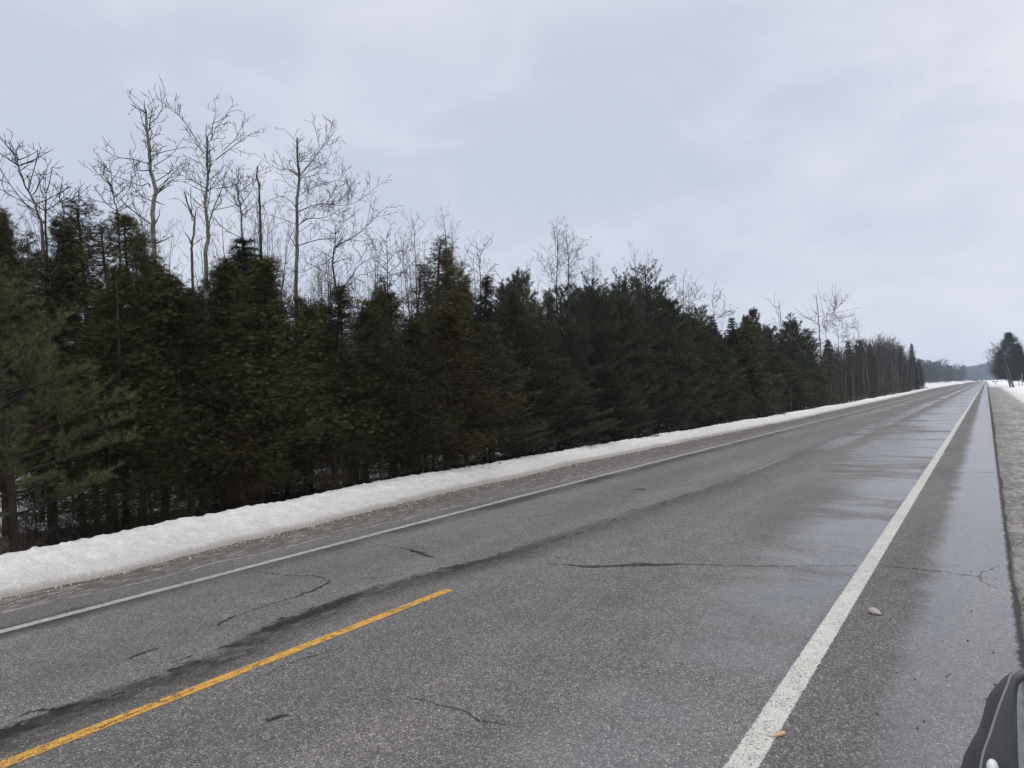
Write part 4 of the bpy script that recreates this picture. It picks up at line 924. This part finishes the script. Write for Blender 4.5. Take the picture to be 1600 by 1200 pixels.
for y0, X0 in grid:
    x, y = X0 + RR.uniform(-1.3, 1.3), y0*1.0 + RR.uniform(-1.1, 1.1)
    u, _v = proj((x, y, 4.0))
    if u < -90 or u > 1272: continue
    v = float(np.interp(u, SU, SV)) + RR.choice([RR.uniform(14, 45), RR.uniform(40, 140)])*float(np.interp(u, [0, 800, 1280], [1.0, 0.8, 0.4]))
    z = None
    lo, hi = -2.0, 40.0                   # height whose top meets that line of sight
    for _ in range(30):
        m_ = (lo+hi)/2
        if proj((x, y, m_))[1] > v: lo = m_
        else: hi = m_
    H = hi-float(ground_z(x, y))
    if H < 1.5: continue
    if u < 700 or (u < 860 and RR.random() < 0.5): pr, nm, w_ = (RR.choice(CED+CEDO+CEDO+CEDB) if X0 > -18 else RR.choice(CEDF+CED[:1]), 'cedar_tree', 1.0)
    elif RR.random() < 0.7: pr, nm, w_ = (RR.choice(PIN if (u < 1000 and X0 > -21) else PINF), 'pine_tree', 0.85)
    else: pr, nm, w_ = (RR.choice(CEDF), 'cedar_tree', 1.0)
    w2 = nm.replace('_tree', '')
    o = place(nm, pr, x, y, H, max(0.6, min(1.3, 1.15* w_*(pr.H/H)**0.6)), None, 'dark %s deep in the wood, glimpsed between the nearer trunks' % w2, 'tree', 'half hidden %ss behind the front row' % w2)
    if X0 > -18: POOL.append((o, u, 'half hidden dark %s behind' % w2))
for k in range(34):          # low boughs and young trees against the bank
    y = 2.5+74*(k/34)**1.15+RR.uniform(-.5, .5); x = float(snow_edge(y))-RR.uniform(2.6, 3.8); u = proj((x, y, 1.5))[0]
    pr = RR.choice(CED[:3]+CEDB if u < 700 else PIN[:2]+CEDF[:1] if u < 1000 else PINF[:1]+CEDF); nm = 'young_evergreen'
    H = RR.uniform(2.4, 4.2)*float(np.interp(y, [2, 10, 40, 80], [0.55, 0.8, 1.1, 1.5]))
    o = place(nm, pr, x, y, H, 1.25*(pr.H/H)**0.35*0.8, None, 'x', 'young tree', 'young evergreens against the bank')
    POOL.append((o, u, 'low young evergreen at the bank below'))
# the wood goes on beyond the left edge of the picture
for k in range(34):
    x, y = RR.uniform(-34, -12.8), RR.uniform(-14, 3.5)
    if proj((x, y, 3))[0] > -90 and y > -4: continue
    place('cedar_tree', RR.choice(CED), x, y, RR.uniform(5.5, 7.5), 1.0, None, 'dark cedar of the wood beyond the left edge', 'tree', 'cedars beyond the left edge')

# bare trees deeper in the wood and along the far dark row
for k in range(52):
    u = RR.choice([RR.uniform(-20, 650), RR.uniform(380, 660), RR.uniform(700, 1260)]); X = -RR.uniform(17, 26)
    v = float(np.interp(u, SU, SV)) + RR.uniform(-70, 5)*float(np.interp(u, [0, 1250], [1, 0.6]))
    p = at_x(u, v, X); H = p[2]-float(ground_z(p[0], p[1]))
    o = place('bare_tree', RR.choice(BAR), p[0], p[1], H, 0.75, None, 'slim bare tree standing among the evergreens of the wood', 'tree', 'slim bare trees among the evergreens', part2='branches')
    POOL.append((o, u, 'slim bare tree rising behind'))
for k in range(22):
    u = RR.uniform(860, 1285); X = -RR.uniform(13.2, 15.5)
    v = float(np.interp(u, SU, SV)) + RR.uniform(-8, 70)*float(np.interp(u, [860, 1285], [1, 0.6]))
    p = at_x(u, v, X); H = p[2]-float(ground_z(p[0], p[1]))
    o = place('bare_tree', RR.choice(BARM), p[0], p[1], H, RR.uniform(0.6, 0.85), None, 'x', 'tree', 'grey bare trees in the front row among the pines', part2='branches')
    POOL.append((o, u, 'grey bare tree in front near'))
for k in range(165):
    u = 1445 - (1445-1283)*RR.random()**0.8; X = -RR.choice([RR.uniform(13.6, 16), RR.uniform(15, 20), RR.uniform(18, 28)])
    v = float(np.interp(u, [1283, 1320, 1350, 1365, 1400, 1425, 1447], [536, 538, 528, 520, 530, 545, 578])) + RR.uniform(0, 26)
    p = at_x(u, v, X); H = p[2]-float(ground_z(p[0], p[1]))
    place('bare_tree', RR.choice(BARF), p[0], p[1], H, RR.uniform(0.7, 1.1), None, 'grey brown bare tree in the far dark row along the road', 'tree', 'bare trees of the far dark row', part2='branches')
for k in range(26):
    u = RR.uniform(1283, 1445); X = -RR.uniform(17, 30); v = float(np.interp(u, [1283, 1350, 1447], [560, 555, 585])) + RR.uniform(0, 18)
    p = at_x(u, v, X); H = p[2]-float(ground_z(p[0], p[1]))
    place('spruce_tree', SPR[1], p[0], p[1], H, 1.6, None, 'dark spruce buried among the bare trees of the far row', 'tree', 'dark spruces buried in the far row')

# thin saplings and brush along the bank
def shrub(x, y, me, s, label, group):
    o = link('bare_shrub', me); o.location = (x, y, float(ground_z(x, y))); o.scale = (s, s, s*RR.uniform(0.8, 1.2)); o.rotation_euler = (0, 0, RR.uniform(0, 6))
    return tag(o, label, 'shrub', group)
for k in range(70):
    y = 3.5 + 190*(k/70)**1.8 + RR.uniform(-0.5, 0.5); x = snow_edge(y) - RR.uniform(2.3, 4.0)
    o = shrub(float(x), y, RR.choice(SHR), RR.uniform(0.7, 1.25)*float(np.interp(y, [3, 12, 70, 190], [0.6, 0.8, 1.3, 2.4])), 'leafless brown brush at the foot of the evergreens behind the snow bank', 'leafless brush behind the snow bank')
    POOL.append((o, proj((x, y, 0.5))[0], 'leafless brush below'))
for k in range(34):
    y = 3.5 + 90*(k/34)**1.6 + RR.uniform(-0.5, 0.5); x = float(snow_edge(y)) - RR.uniform(2.4, 6.5)
    o = place('bare_sapling', RR.choice(SAP), x, y, RR.uniform(2.0, 4.2), 1.0, None, 'thin bare sapling stem at the front edge of the wood', 'sapling', 'thin saplings at the edge of the wood', part2='branches')
    POOL.append((o, proj((x, y, 1))[0], 'thin bare sapling below'))
relabel()

# far wood on the left, beyond the snowy opening
for k in range(120):
    s = (k+RR.random())/120; y = 400 + 420*s**1.3; x = np.interp(s, [0, 0.4, 1], [-37, -30, -14]) - RR.uniform(0, 16)
    d = y; top = np.interp(s, [0, 0.5, 1], [13.5, 16.0, 17.5])*RR.uniform(0.55, 1.08)
    q = RR.random()
    if q < 0.55: place('bare_tree', BARX[k % 2], x, y, top, RR.uniform(0.9, 1.4), None, 'hazy bare tree of the far wood beyond the snowy opening', 'tree', 'bare trees of the far hazy wood', part2='branches')
    else: place('pine_tree', PINF[k % 2], x, y, top*0.95, RR.uniform(0.9, 1.3), None, 'hazy blue green pine of the far wood beyond the snowy opening', 'tree', 'pines of the far hazy wood')

# distant wooded ridge closing the road (one far mass)
mb = MB(); r_ = np.random.RandomState(9)
nR = 9000
yy = 1350 + r_.rand(nR)*260; xx = -160 + r_.rand(nR)*340
hh = np.interp(xx, [-160, -60, -20, 10, 40, 180], [14, 17, 21, 27, 32, 34])*(0.8+0.35*r_.rand(nR))
zz = hh*r_.rand(nR)**0.7 + 1
TVc = [(math.cos(a)*0.5, 0.5+math.sin(a)*0.5, 0.2*math.cos(3*a)) for a in np.linspace(0, 2*PI, 7)[:-1]]
instances(mb, TVc, [[0, 1, 2, 3], [0, 3, 4, 5]], np.stack([xx, yy, zz], -1), r_.normal(0, 1, (nR, 3)), r_.normal(0, 1, (nR, 3)), 3.0+3*r_.rand(nR))
M_FAR = make_foliage('far_wood', (0.045, 0.045, 0.04), (0.07, 0.06, 0.055), (0.05, 0.055, 0.045), nscale=0.05)
tag(link('far_wood', mb.mesh('far_wood', M_FAR)), 'distant hazy wooded ridge closing the end of the road', 'wood', kind='stuff')

# right side: conifers and leaning bare trunks
p = at_x(1574, 518, 5.6)
def rt(kind, proto, u, v, X, wf, label, lean=(0, 0), part2='crown', rot=None, cat='tree'):
    p = at_x(u, v, X); H = p[2]-float(ground_z(p[0], p[1])); place(kind, proto, p[0], p[1], H, wf, rot, label, cat, 'trees on the right of the road', part2=part2, lean=lean)
PR = Proto(cedar_mesh(91, 11, 3.7, 620, 38, 0.22, 1.2, 0.85, tops=1, M=M_SPRUCE), 11)
rt('conifer_tree', PR, 1574, 519, 5.2, 1.15, 'dark rounded conifer on the right side of the road, tallest there')
rt('conifer_tree', PR, 1588, 536, 6.2, 1.1, 'dark conifer cut by the right edge behind the leaning trunks')
rt('conifer_tree', PR, 1602, 560, 7.8, 0.9, 'lowest dark conifer at the right edge above the post')
rt('conifer_tree', PR, 1562, 548, 5.4, 0.8, 'bushy left flank conifer of the right hand clump, nearest the road')

def lean_tree(pix, X, r0, seed, label, extra):
    r = random.Random(seed); P = np.array([at_x(u, v, X) for u, v in pix]); base = P[0].copy(); base[2] = float(ground_z(base[0], base[1]))
    P[0][2] = base[2]-0.3; P = P-base; Q = []
    for a, b_ in zip(P[:-1], P[1:]):
        for i in range(3): Q.append(a+(b_-a)*i/3)
    Q.append(P[-1]); Q = np.array(Q)
    tr = MB(); tw = MB(); tube(tr, Q, np.linspace(r0, 0.03, len(Q)), 7)
    for k in range(extra):
        i = r.randint(len(Q)//3, len(Q)-1); pp = grow_path(r, Q[i], (-0.9+r.gauss(0, .3), r.gauss(0, .6), 0.5+r.gauss(0, .25)), r.uniform(1.6, 3.4), 6, 0.14, 0.03)
        tube(tw, pp, np.linspace(0.05, 0.03, 7), 4); twigs_on(r, tw, pp, 0.04, 1, 2, 1.5, minr=0.026)
    e_ = bpy.data.objects.new('leaning_tree', None); C.objects.link(e_); e_.location = base
    link('trunk', tr.mesh('trunk', M_BARKD, True), e_); link('branches', tw.mesh('branches', M_TWIG), e_)
    tag(e_, label, 'tree', 'trees on the right of the road')
lean_tree([(1584, 600), (1577, 580), (1568, 560), (1558, 543), (1549, 535)], 3.9, 0.17, 3, 'leaning grey bare trunk whose twigs reach out over the road, right one', 16)
lean_tree([(1580, 601), (1572, 582), (1563, 563), (1556, 550), (1543, 548)], 3.7, 0.15, 4, 'leaning grey bare trunk whose twigs reach out over the road, left one', 12)
for u, v in ((1545, 572), (1552, 566)): pass

# ------------------------------------------------------------------ roadside things
def box(mb, c, s, mat=0, bev=0.0):
    x, y, z = np.array(s)/2; cx, cy, cz = c
    if bev <= 0:
        V = [(cx+a*x, cy+b*y, cz+c_*z) for c_ in (-1, 1) for b in (-1, 1) for a in (-1, 1)]
        mb.add(V, [[0, 2, 3, 1], [4, 5, 7, 6], [0, 1, 5, 4], [2, 6, 7, 3], [0, 4, 6, 2], [1, 3, 7, 5]], mat)
def simple(name, col, rough=0.5, metal=0.0, spec=0.5, sc=12, var=0.25, coat=0.0):
    m, t, b = mat(name); P = node(t, 'ShaderNodeTexCoord').outputs['Object']
    n = noise(t, P, sc, 4, 0.6); t.links.new(mixc(t, n, tuple(q*(1-var) for q in col), tuple(min(1, q*(1+var)) for q in col)), b.inputs['Base Color'])
    t.links.new(mapr(t, n, 0.3, 0.7, rough*0.85, min(1, rough*1.2), False), b.inputs['Roughness']); b.inputs['Metallic'].default_value = metal
    b.inputs['Specular IOR Level'].default_value = spec; b.inputs['Coat Weight'].default_value = coat
    return m
M_WOOD = simple('weathered_wood', (0.12, 0.10, 0.085), 0.85); M_BLACK = simple('black_metal', (0.025, 0.025, 0.027), 0.45); M_GREY = simple('grey_metal', (0.2, 0.2, 0.21), 0.5, 0.6)
# mailboxes, about 150 m down the road on the right
def mailbox_stand():
    q = at_x(1555.3, 599.2, 2.3); x, y = q[0], q[1]; gz = float(ground_z(x, y))
    e_ = bpy.data.objects.new('mailbox_stand', None); C.objects.link(e_); e_.location = (x, y, gz)
    tag(e_, 'dark pair of roadside mailboxes on one wooden post in the snow, right verge', 'mailbox')
    m1 = MB(); box(m1, (0, 0, 0.55), (0.16, 0.16, 1.3)); link('post', m1.mesh('post', M_WOOD), e_)
    m1 = MB(); box(m1, (0, 0, 1.22), (1.5, 0.14, 0.08)); link('crossbar', m1.mesh('crossbar', M_WOOD), e_)
    for dx in (-0.5, 0.45):
        m1 = MB(); ang = np.linspace(0, PI, 9)
        ring = [(-0.19, 0), *[(-0.19*math.cos(a), 0.2+0.19*math.sin(a)) for a in ang], (0.19, 0)]
        V = [(dx+a, yy_, 1.262+b_) for yy_ in (-0.36, 0.36) for a, b_ in ring]; n = len(ring)
        m1.add(V, [[i, (i+1) % n, n+(i+1) % n, n+i] for i in range(n)])
        V2 = [(dx, yy_, 1.42) for yy_ in (-0.36, 0.36)]
        m1.add(V+V2, [[i, (i+1) % n, 2*n] for i in range(n)]+[[n+i, n+(i+1) % n, 2*n+1] for i in range(n)])
        b_ = link('mailbox', m1.mesh('mailbox', M_BLACK), e_)
        m2 = MB(); box(m2, (dx+0.2, 0.1, 1.5), (0.012, 0.05, 0.16)); link('flag', m2.mesh('flag', simple('red_flag', (0.35, 0.03, 0.02))), b_)
mailbox_stand()
def post(u, v, X, h, label, w=0.09, top=None, cat='post', nm='marker_post'):
    q = at_x(u, v, X); x, y = q[0], q[1]; gz = float(ground_z(x, y))
    e_ = bpy.data.objects.new(nm, None); C.objects.link(e_); e_.location = (x, y, gz); tag(e_, label, cat)
    m1 = MB(); tube(m1, [(0, 0, -0.3), (0, 0, h)], [w/2, w/2], 8, cap=True); link('pole', m1.mesh('pole', M_GREY), e_)
    m1 = MB()
    if top: box(m1, (0, -0.03, h-top[1]/2), (top[0], 0.02, top[1])); link('plate', m1.mesh('plate', M_GREY), e_)
    return e_
post(1597.5, 602, 6.5, 2.6, 'plain upright grey post under the conifers at the right edge', 0.16)
post(1511.5, 597.5, -11.2, 1.2, 'short dark marker stub on the left snow bank near the vanishing point', 0.5)
post(1539.6, 592, -0.4+1.6, 2.0, 'tiny pale upright marker at the far end of the road', 0.4)

def snow_pile(x, y, w, h, seed, label):
    r = random.Random(seed); mb = MB(); n = 14; V = []; 
    for i in range(n+1):
        for j in range(n+1):
            a, b_ = i/n*2-1, j/n*2-1; rr = max(0, 1-(abs(a)**3+abs(b_)**3)); V.append((a*w/2, b_*w/2, h*rr**0.5*(0.8+0.3*float(vnoise(a*3+seed, b_*3, 0.5))) - 0.15))
    mb.add(V, [[i*(n+1)+j, (i+1)*(n+1)+j, (i+1)*(n+1)+j+1, i*(n+1)+j+1] for i in range(n) for j in range(n)])
    o = link('snow_pile', mb.mesh('snow_pile', M_BANK, True)); o.location = (x, y, float(ground_z(x, y))); tag(o, label, 'snow pile')
for u, w, h, lb in [(1517, 3.5, 1.9, 'squared white snow pile at a far driveway, left one'), (1524.5, 4.0, 1.7, 'low rounded snow pile at a far driveway, right one')]:
    q = at_x(u, 595.5, -13.5); snow_pile(q[0], min(q[1], 520), w, h, int(u), lb)

# crumbs of dirty snow along the foot of the bank
def crumbs():
    r = np.random.RandomState(17); n = 1500; mb = MB()
    y = 1.5 + 38*r.rand(n)**1.6; x = snow_edge(y) + r.gamma(1.3, 0.13, n) - 0.12; s_ = 0.008+0.020*r.rand(n)**3
    s_ *= np.interp(y, [2, 40], [1, 1.8])
    oc = np.array([(1, 0, 0), (0, 1, 0), (-1, 0, 0), (0, -1, 0), (0, 0, 0.8), (0, 0, -0.6)])*1.0
    TF = [[0, 1, 4], [1, 2, 4], [2, 3, 4], [3, 0, 4], [1, 0, 5], [2, 1, 5], [3, 2, 5], [0, 3, 5]]
    instances(mb, oc, TF, np.stack([x, y, road_z(x)+s_*0.35], -1), r.normal(0, 1, (n, 3)), r.normal(0, 1, (n, 3)), s_)
    tag(link('snow_crumbs', mb.mesh('snow_crumbs', M_CRUMB)), 'dirty snow crumbs scattered along the foot of the left bank', 'snow', kind='stuff')
M_CRUMB = simple('crumb_snow', (0.42, 0.40, 0.375), 0.8, sc=30, var=0.3)
crumbs()
# stone and wood chip on the right shoulder
def stone():
    mb = MB(); V = []; Q = []; n, m_ = 14, 20; r = np.random.RandomState(2)
    for i in range(n+1):
        for j in range(m_):
            th, ph = PI*i/n, 2*PI*j/m_
            d = np.array([math.sin(th)*math.cos(ph), math.sin(th)*math.sin(ph), math.cos(th)])
            k = 1+0.22*float(vnoise(d[0]*1.3+5, d[1]*1.3+d[2]*2, 0.6))
            V.append(d*k*np.array([0.052*(1+0.25*d[0]), 0.036, 0.030]))
    for i in range(n):
        for j in range(m_): Q.append([i*m_+j, i*m_+(j+1) % m_, (i+1)*m_+(j+1) % m_, (i+1)*m_+j])
    mb.add(V, Q); o = link('stone', mb.mesh('stone', simple('stone', (0.38, 0.355, 0.34), 0.8, sc=30), True))
    q = at_z(1365, 958, -0.075); o.location = (q[0], q[1], float(road_z(q[0]))+0.022); o.rotation_euler = (0.05, 0.15, -0.4)
    tag(o, 'pale oval stone lying on the paved right shoulder', 'stone')
stone()
def chip():
    mb = MB(); V = [(-0.052, -0.008, 0), (0.040, -0.012, 0), (0.052, 0.004, 0), (0.045, 0.013, 0), (-0.045, 0.009, 0)]
    V = V + [(a, b_, 0.007+0.004*(a > 0)) for a, b_, _ in V]
    mb.add(V, [[0, 1, 6, 5], [1, 2, 7, 6], [2, 3, 8, 7], [3, 4, 9, 8], [4, 0, 5, 9]]); mb.add(V, [[5, 6, 7], [5, 7, 8], [5, 8, 9], [0, 2, 1], [0, 3, 2], [0, 4, 3]])
    o = link('wood_chip', mb.mesh('wood_chip', simple('fresh_wood', (0.55, 0.34, 0.19), 0.7, sc=60)))
    q = at_z(1216, 1150, -0.075); o.location = (q[0], q[1], float(road_z(q[0]))+0.005); o.rotation_euler = (0, 0, 0.95)
    tag(o, 'orange brown wood chip on the asphalt beside the right white line', 'wood chip')
chip()
# scattered pebbles on the wet shoulder
for k in range(26):
    u = RR.uniform(1350, 1560); v = RR.uniform(800, 1150)
    q = at_z(u, v, -0.09)
    if q[0] > 0.0 or q[0] < -1.0: continue
    mb = MB(); s = RR.uniform(0.004, 0.008)
    V = [(s*RR.uniform(.7, 1.2), 0, 0), (0, s*RR.uniform(.7, 1.2), 0), (-s, 0, 0), (0, -s, 0), (0, 0, s*0.9), (0, 0, -s)]
    mb.add(V, [[0, 1, 4], [1, 2, 4], [2, 3, 4], [3, 0, 4], [1, 0, 5], [2, 1, 5], [3, 2, 5], [0, 3, 5]])
    o = link('pebble', mb.mesh('pebble', M_BARKD)); o.location = (q[0], q[1], float(road_z(q[0]))+s*0.4)
    tag(o, 'tiny dark pebble scattered on the wet right shoulder', 'pebble', 'dark pebbles on the wet shoulder')

# ------------------------------------------------------------------ the parked car the picture is taken from: door mirror in view
M_PLAST = simple('mirror_plastic', (0.095, 0.098, 0.108), 0.55, sc=40, var=0.2)
M_SHELL = simple('mirror_shell', (0.062, 0.063, 0.068), 0.5, sc=150, var=0.5)
M_STRIP = simple('mirror_strip', (0.34, 0.34, 0.34), 0.6, sc=200, var=0.35)
M_GLASSM = simple('mirror_glass', (0.75, 0.8, 0.85), 0.03, metal=1.0, sc=3, var=0.03)
M_BODY = simple('car_paint', (0.03, 0.032, 0.037), 0.3, coat=1.0, sc=5)
M_RUB = simple('rubber', (0.02, 0.02, 0.02), 0.8); M_WIN = simple('window_glass', (0.02, 0.025, 0.03), 0.05)
def build_car():
    e_ = bpy.data.objects.new('parked_car', None); C.objects.link(e_); e_.location = (0.36, 0.2, -0.16)
    tag(e_, 'dark grey parked car at the lower right corner, only its door mirror in view', 'car')
    B = np.array(e_.location)
    def P(u, v, y): d = ray(u, v); return CAM + d*y/d[1] - B
    # outlines seen from the driver's place, rear rim to front shell
    g_in = [(1640, 1058), (1606, 1062), (1594, 1068), (1590, 1082), (1589, 1110), (1590, 1150), (1592, 1200), (1598, 1260), (1612, 1290), (1700, 1300), (1800, 1290), (1815, 1180), (1800, 1075), (1720, 1060)]
    g_out = [(1640, 1050), (1602, 1053), (1588, 1062), (1584.5, 1080), (1583.5, 1110), (1584, 1150), (1586, 1200), (1592, 1270), (1606, 1302), (1700, 1312), (1808, 1304), (1825, 1180), (1810, 1065), (1720, 1052)]
    seam = [(1640, 1044), (1602, 1045), (1583, 1053), (1576, 1070), (1564, 1100), (1551, 1140), (1534, 1200), (1540, 1290), (1580, 1330), (1700, 1335), (1825, 1320), (1840, 1180), (1822, 1055), (1720, 1045)]
    outr = [(1640, 1043), (1600, 1044), (1577, 1052), (1560, 1067), (1543, 1090), (1530, 1135), (1501, 1200), (1505, 1300), (1560, 1355), (1700, 1360), (1835, 1340), (1850, 1180), (1830, 1052), (1720, 1043)]
    fr = [(1645, 1058), (1612, 1060), (1592, 1070), (1576, 1085), (1560, 1108), (1548, 1145), (1530, 1200), (1535, 1270), (1580, 1320), (1700, 1325), (1810, 1310), (1822, 1180), (1808, 1075), (1720, 1060)]
    def dens(R_, y):
        Q = np.array([P(u, v, y) for u, v in R_]); n = len(Q); out_ = []
        for i in range(n):       # closed Catmull-Rom
            a, b_, c_, d_ = Q[(i-1) % n], Q[i], Q[(i+1) % n], Q[(i+2) % n]
            for k in range(5):
                t = k/5; out_.append(0.5*((2*b_)+(-a+c_)*t+(2*a-5*b_+4*c_-d_)*t*t+(-a+3*b_-3*c_+d_)*t**3))
        return np.array(out_)
    def loft(mb, rings, m_=0):
        n = len(rings[0])
        V = np.concatenate(rings); Q = [[k*n+i, k*n+(i+1) % n, (k+1)*n+(i+1) % n, (k+1)*n+i] for k in range(len(rings)-1) for i in range(n)]
        mb.add(V, Q, m_)
    y0 = 0.70
    GI, GO = dens(g_in, y0+0.012), dens(g_out, y0); SE, SE2 = dens(seam, y0+0.045), dens([(u-4.2, v+0.6) for u, v in seam], y0+0.049)
    OU, FR = dens(outr, y0+0.085), dens(fr, y0+0.14); cen = FR.mean(0)
    mid = lambda A, B_, t: A+(B_-A)*t
    b1 = MB(); loft(b1, [GI, mid(GI, GO, 0.4)-np.array([0, 0.004, 0]), GO, mid(GO, SE, 0.12)+np.array([0, 0.002, 0]), mid(GO, SE, 0.5)-np.array([0, 0.004, 0]), SE])
    hous = link('door_mirror', b1.mesh('mirror_housing', M_PLAST, True), e_)
    b1 = MB(); loft(b1, [SE, SE2]); link('pale_strip', b1.mesh('pale_strip', M_STRIP, True), hous)  # narrow pale band between housing and shell
    b1 = MB(); loft(b1, [SE2, mid(SE2, OU, 0.55)-np.array([0, 0.006, 0]), OU, mid(OU, FR, 0.6)+np.array([0, 0.01, 0]), FR, mid(FR, cen, 0.4)+np.array([0, 0.03, 0]), mid(FR, cen, 0.98)+np.array([0, 0.035, 0])])
    link('shell', b1.mesh('shell', M_SHELL, True), hous)
    b1 = MB(); c_ = GI.mean(0); G2 = GI+np.array([0, 0.002, 0]); n = len(G2); b1.add(np.vstack([G2, c_[None]+np.array([0, 0.002, 0])]), [[(i+1) % n, i, n] for i in range(n)])
    link('mirror_glass', b1.mesh('mirror_glass', M_GLASSM, True), hous)
    # small white lamp at the lower rim
    b1 = MB(); cc = P(1551, 1199, y0+0.004); V = []; Q = []
    for i in range(9):
        for j in range(12):
            th, ph = PI*i/8, 2*PI*j/12; V.append(cc+np.array([0.0045*math.sin(th)*math.cos(ph), 0.006*math.sin(th)*math.sin(ph), 0.0065*math.cos(th)]))
    for i in range(8):
        for j in range(12): Q.append([i*12+j, i*12+(j+1) % 12, (i+1)*12+(j+1) % 12, (i+1)*12+j])
    b1.add(V, Q); link('lamp', b1.mesh('lamp', simple('white_lens', (0.72, 0.76, 0.80), 0.2), True), hous)
    # arm to the door
    b1 = MB(); a0_ = mid(FR, cen, 1.0).mean(0) + np.array([0.03, -0.045, -0.02]); tube(b1, [a0_, (a0_+np.array([0.10, 0.40, 1.40]))/2+np.array([0, 0, -0.02]), np.array([0.10, 0.40, 1.36])], [0.025, 0.03, 0.045], 12); link('mirror_arm', b1.mesh('mirror_arm', M_PLAST, True), hous)
    # body outside the picture: side sections lofted along the length
    secs = []
    for y, zr_, w_ in [(-3.2, 1.15, 0.85), (-2.9, 1.35, 0.93), (-1.2, 1.38, 0.97), (0.0, 1.38, 0.97), (0.9, 1.36, 0.97), (1.6, 1.28, 0.95), (2.15, 1.18, 0.88), (2.35, 0.9, 0.78)]:
        cx = 0.98; secs.append(np.array([(cx-w_*q, y, z) for q, z in [(0.90, 0.42), (0.98, 0.6), (1.0, 0.85), (0.97, zr_-0.12), (0.86, zr_), (-0.86, zr_), (-0.97, zr_-0.12), (-1.0, 0.85), (-0.98, 0.6), (-0.90, 0.42)]]))
    b1 = MB(); loft(b1, secs)
    for s_ in (secs[0], secs[-1]):
        b1.add(np.vstack([s_, s_.mean(0)[None]]), [[i, (i+1) % 10, 10] for i in range(10)])
    link('body', b1.mesh('body', M_BODY, True), e_)
    secs = [np.array([(0.98-w_*q, y, z) for q, z in [(1, 1.3), (0.80, top), (-0.80, top), (-1, 1.3)]]) for y, top, w_ in [(-2.6, 1.42, 0.86), (-2.0, 1.80, 0.88), (-0.2, 1.83, 0.88), (0.35, 1.74, 0.88), (0.95, 1.38, 0.86)]]
    b1 = MB(); loft(b1, secs); link('cabin', b1.mesh('cabin', M_BODY, True), e_)
    b1 = MB(); b1.add([(0.098, -1.0, 1.36), (0.098, 0.62, 1.36), (0.155, 0.42, 1.64), (0.222, -0.9, 1.72)], [[0, 1, 2, 3]]); link('side_window', b1.mesh('side_window', M_WIN), e_)
    for wx in (0.06, 1.68):
        for wy in (-2.1, 1.45):
            b1 = MB(); a_ = np.linspace(0, 2*PI, 25)[:-1]
            rings = [np.array([(wx+ox, wy+rr*math.cos(a), 0.36+rr*math.sin(a)) for a in a_]) for ox, rr in [(0, 0.22), (0, 0.33), (0.03, 0.36), (0.19, 0.36), (0.22, 0.33), (0.22, 0.22), (0.0, 0.22)]]
            loft(b1, rings); wl_ = link('wheel', b1.mesh('wheel', M_RUB, True), e_)
            b1 = MB(); rings = [np.array([(wx+ox, wy+rr*math.cos(a), 0.36+rr*math.sin(a)) for a in a_]) for ox, rr in [(0.02, 0.219), (0.04, 0.18), (0.03, 0.06), (0.03, 0.001)]]
            loft(b1, rings); link('rim', b1.mesh('rim', M_GREY, True), wl_)
build_car()

# ------------------------------------------------------------------ haze: far things fade towards the sky
def haze():
    mb = MB(); box(mb, (0, 500, 22.5), (7000, 7600, 49)); 
    m = bpy.data.materials.new('haze_air'); m.use_nodes = True; t = m.node_tree; t.nodes.clear()
    o = t.nodes.new('ShaderNodeOutputMaterial'); v = t.nodes.new('ShaderNodeVolumePrincipled')
    v.inputs['Color'].default_value = (0.70, 0.82, 1.0, 1); v.inputs['Density'].default_value = 0.00031; v.inputs['Anisotropy'].default_value = 0.0
    t.links.new(v.outputs[0], o.inputs['Volume'])
    tag(link('haze', mb.mesh('haze', m)), kind='stuff')
haze()
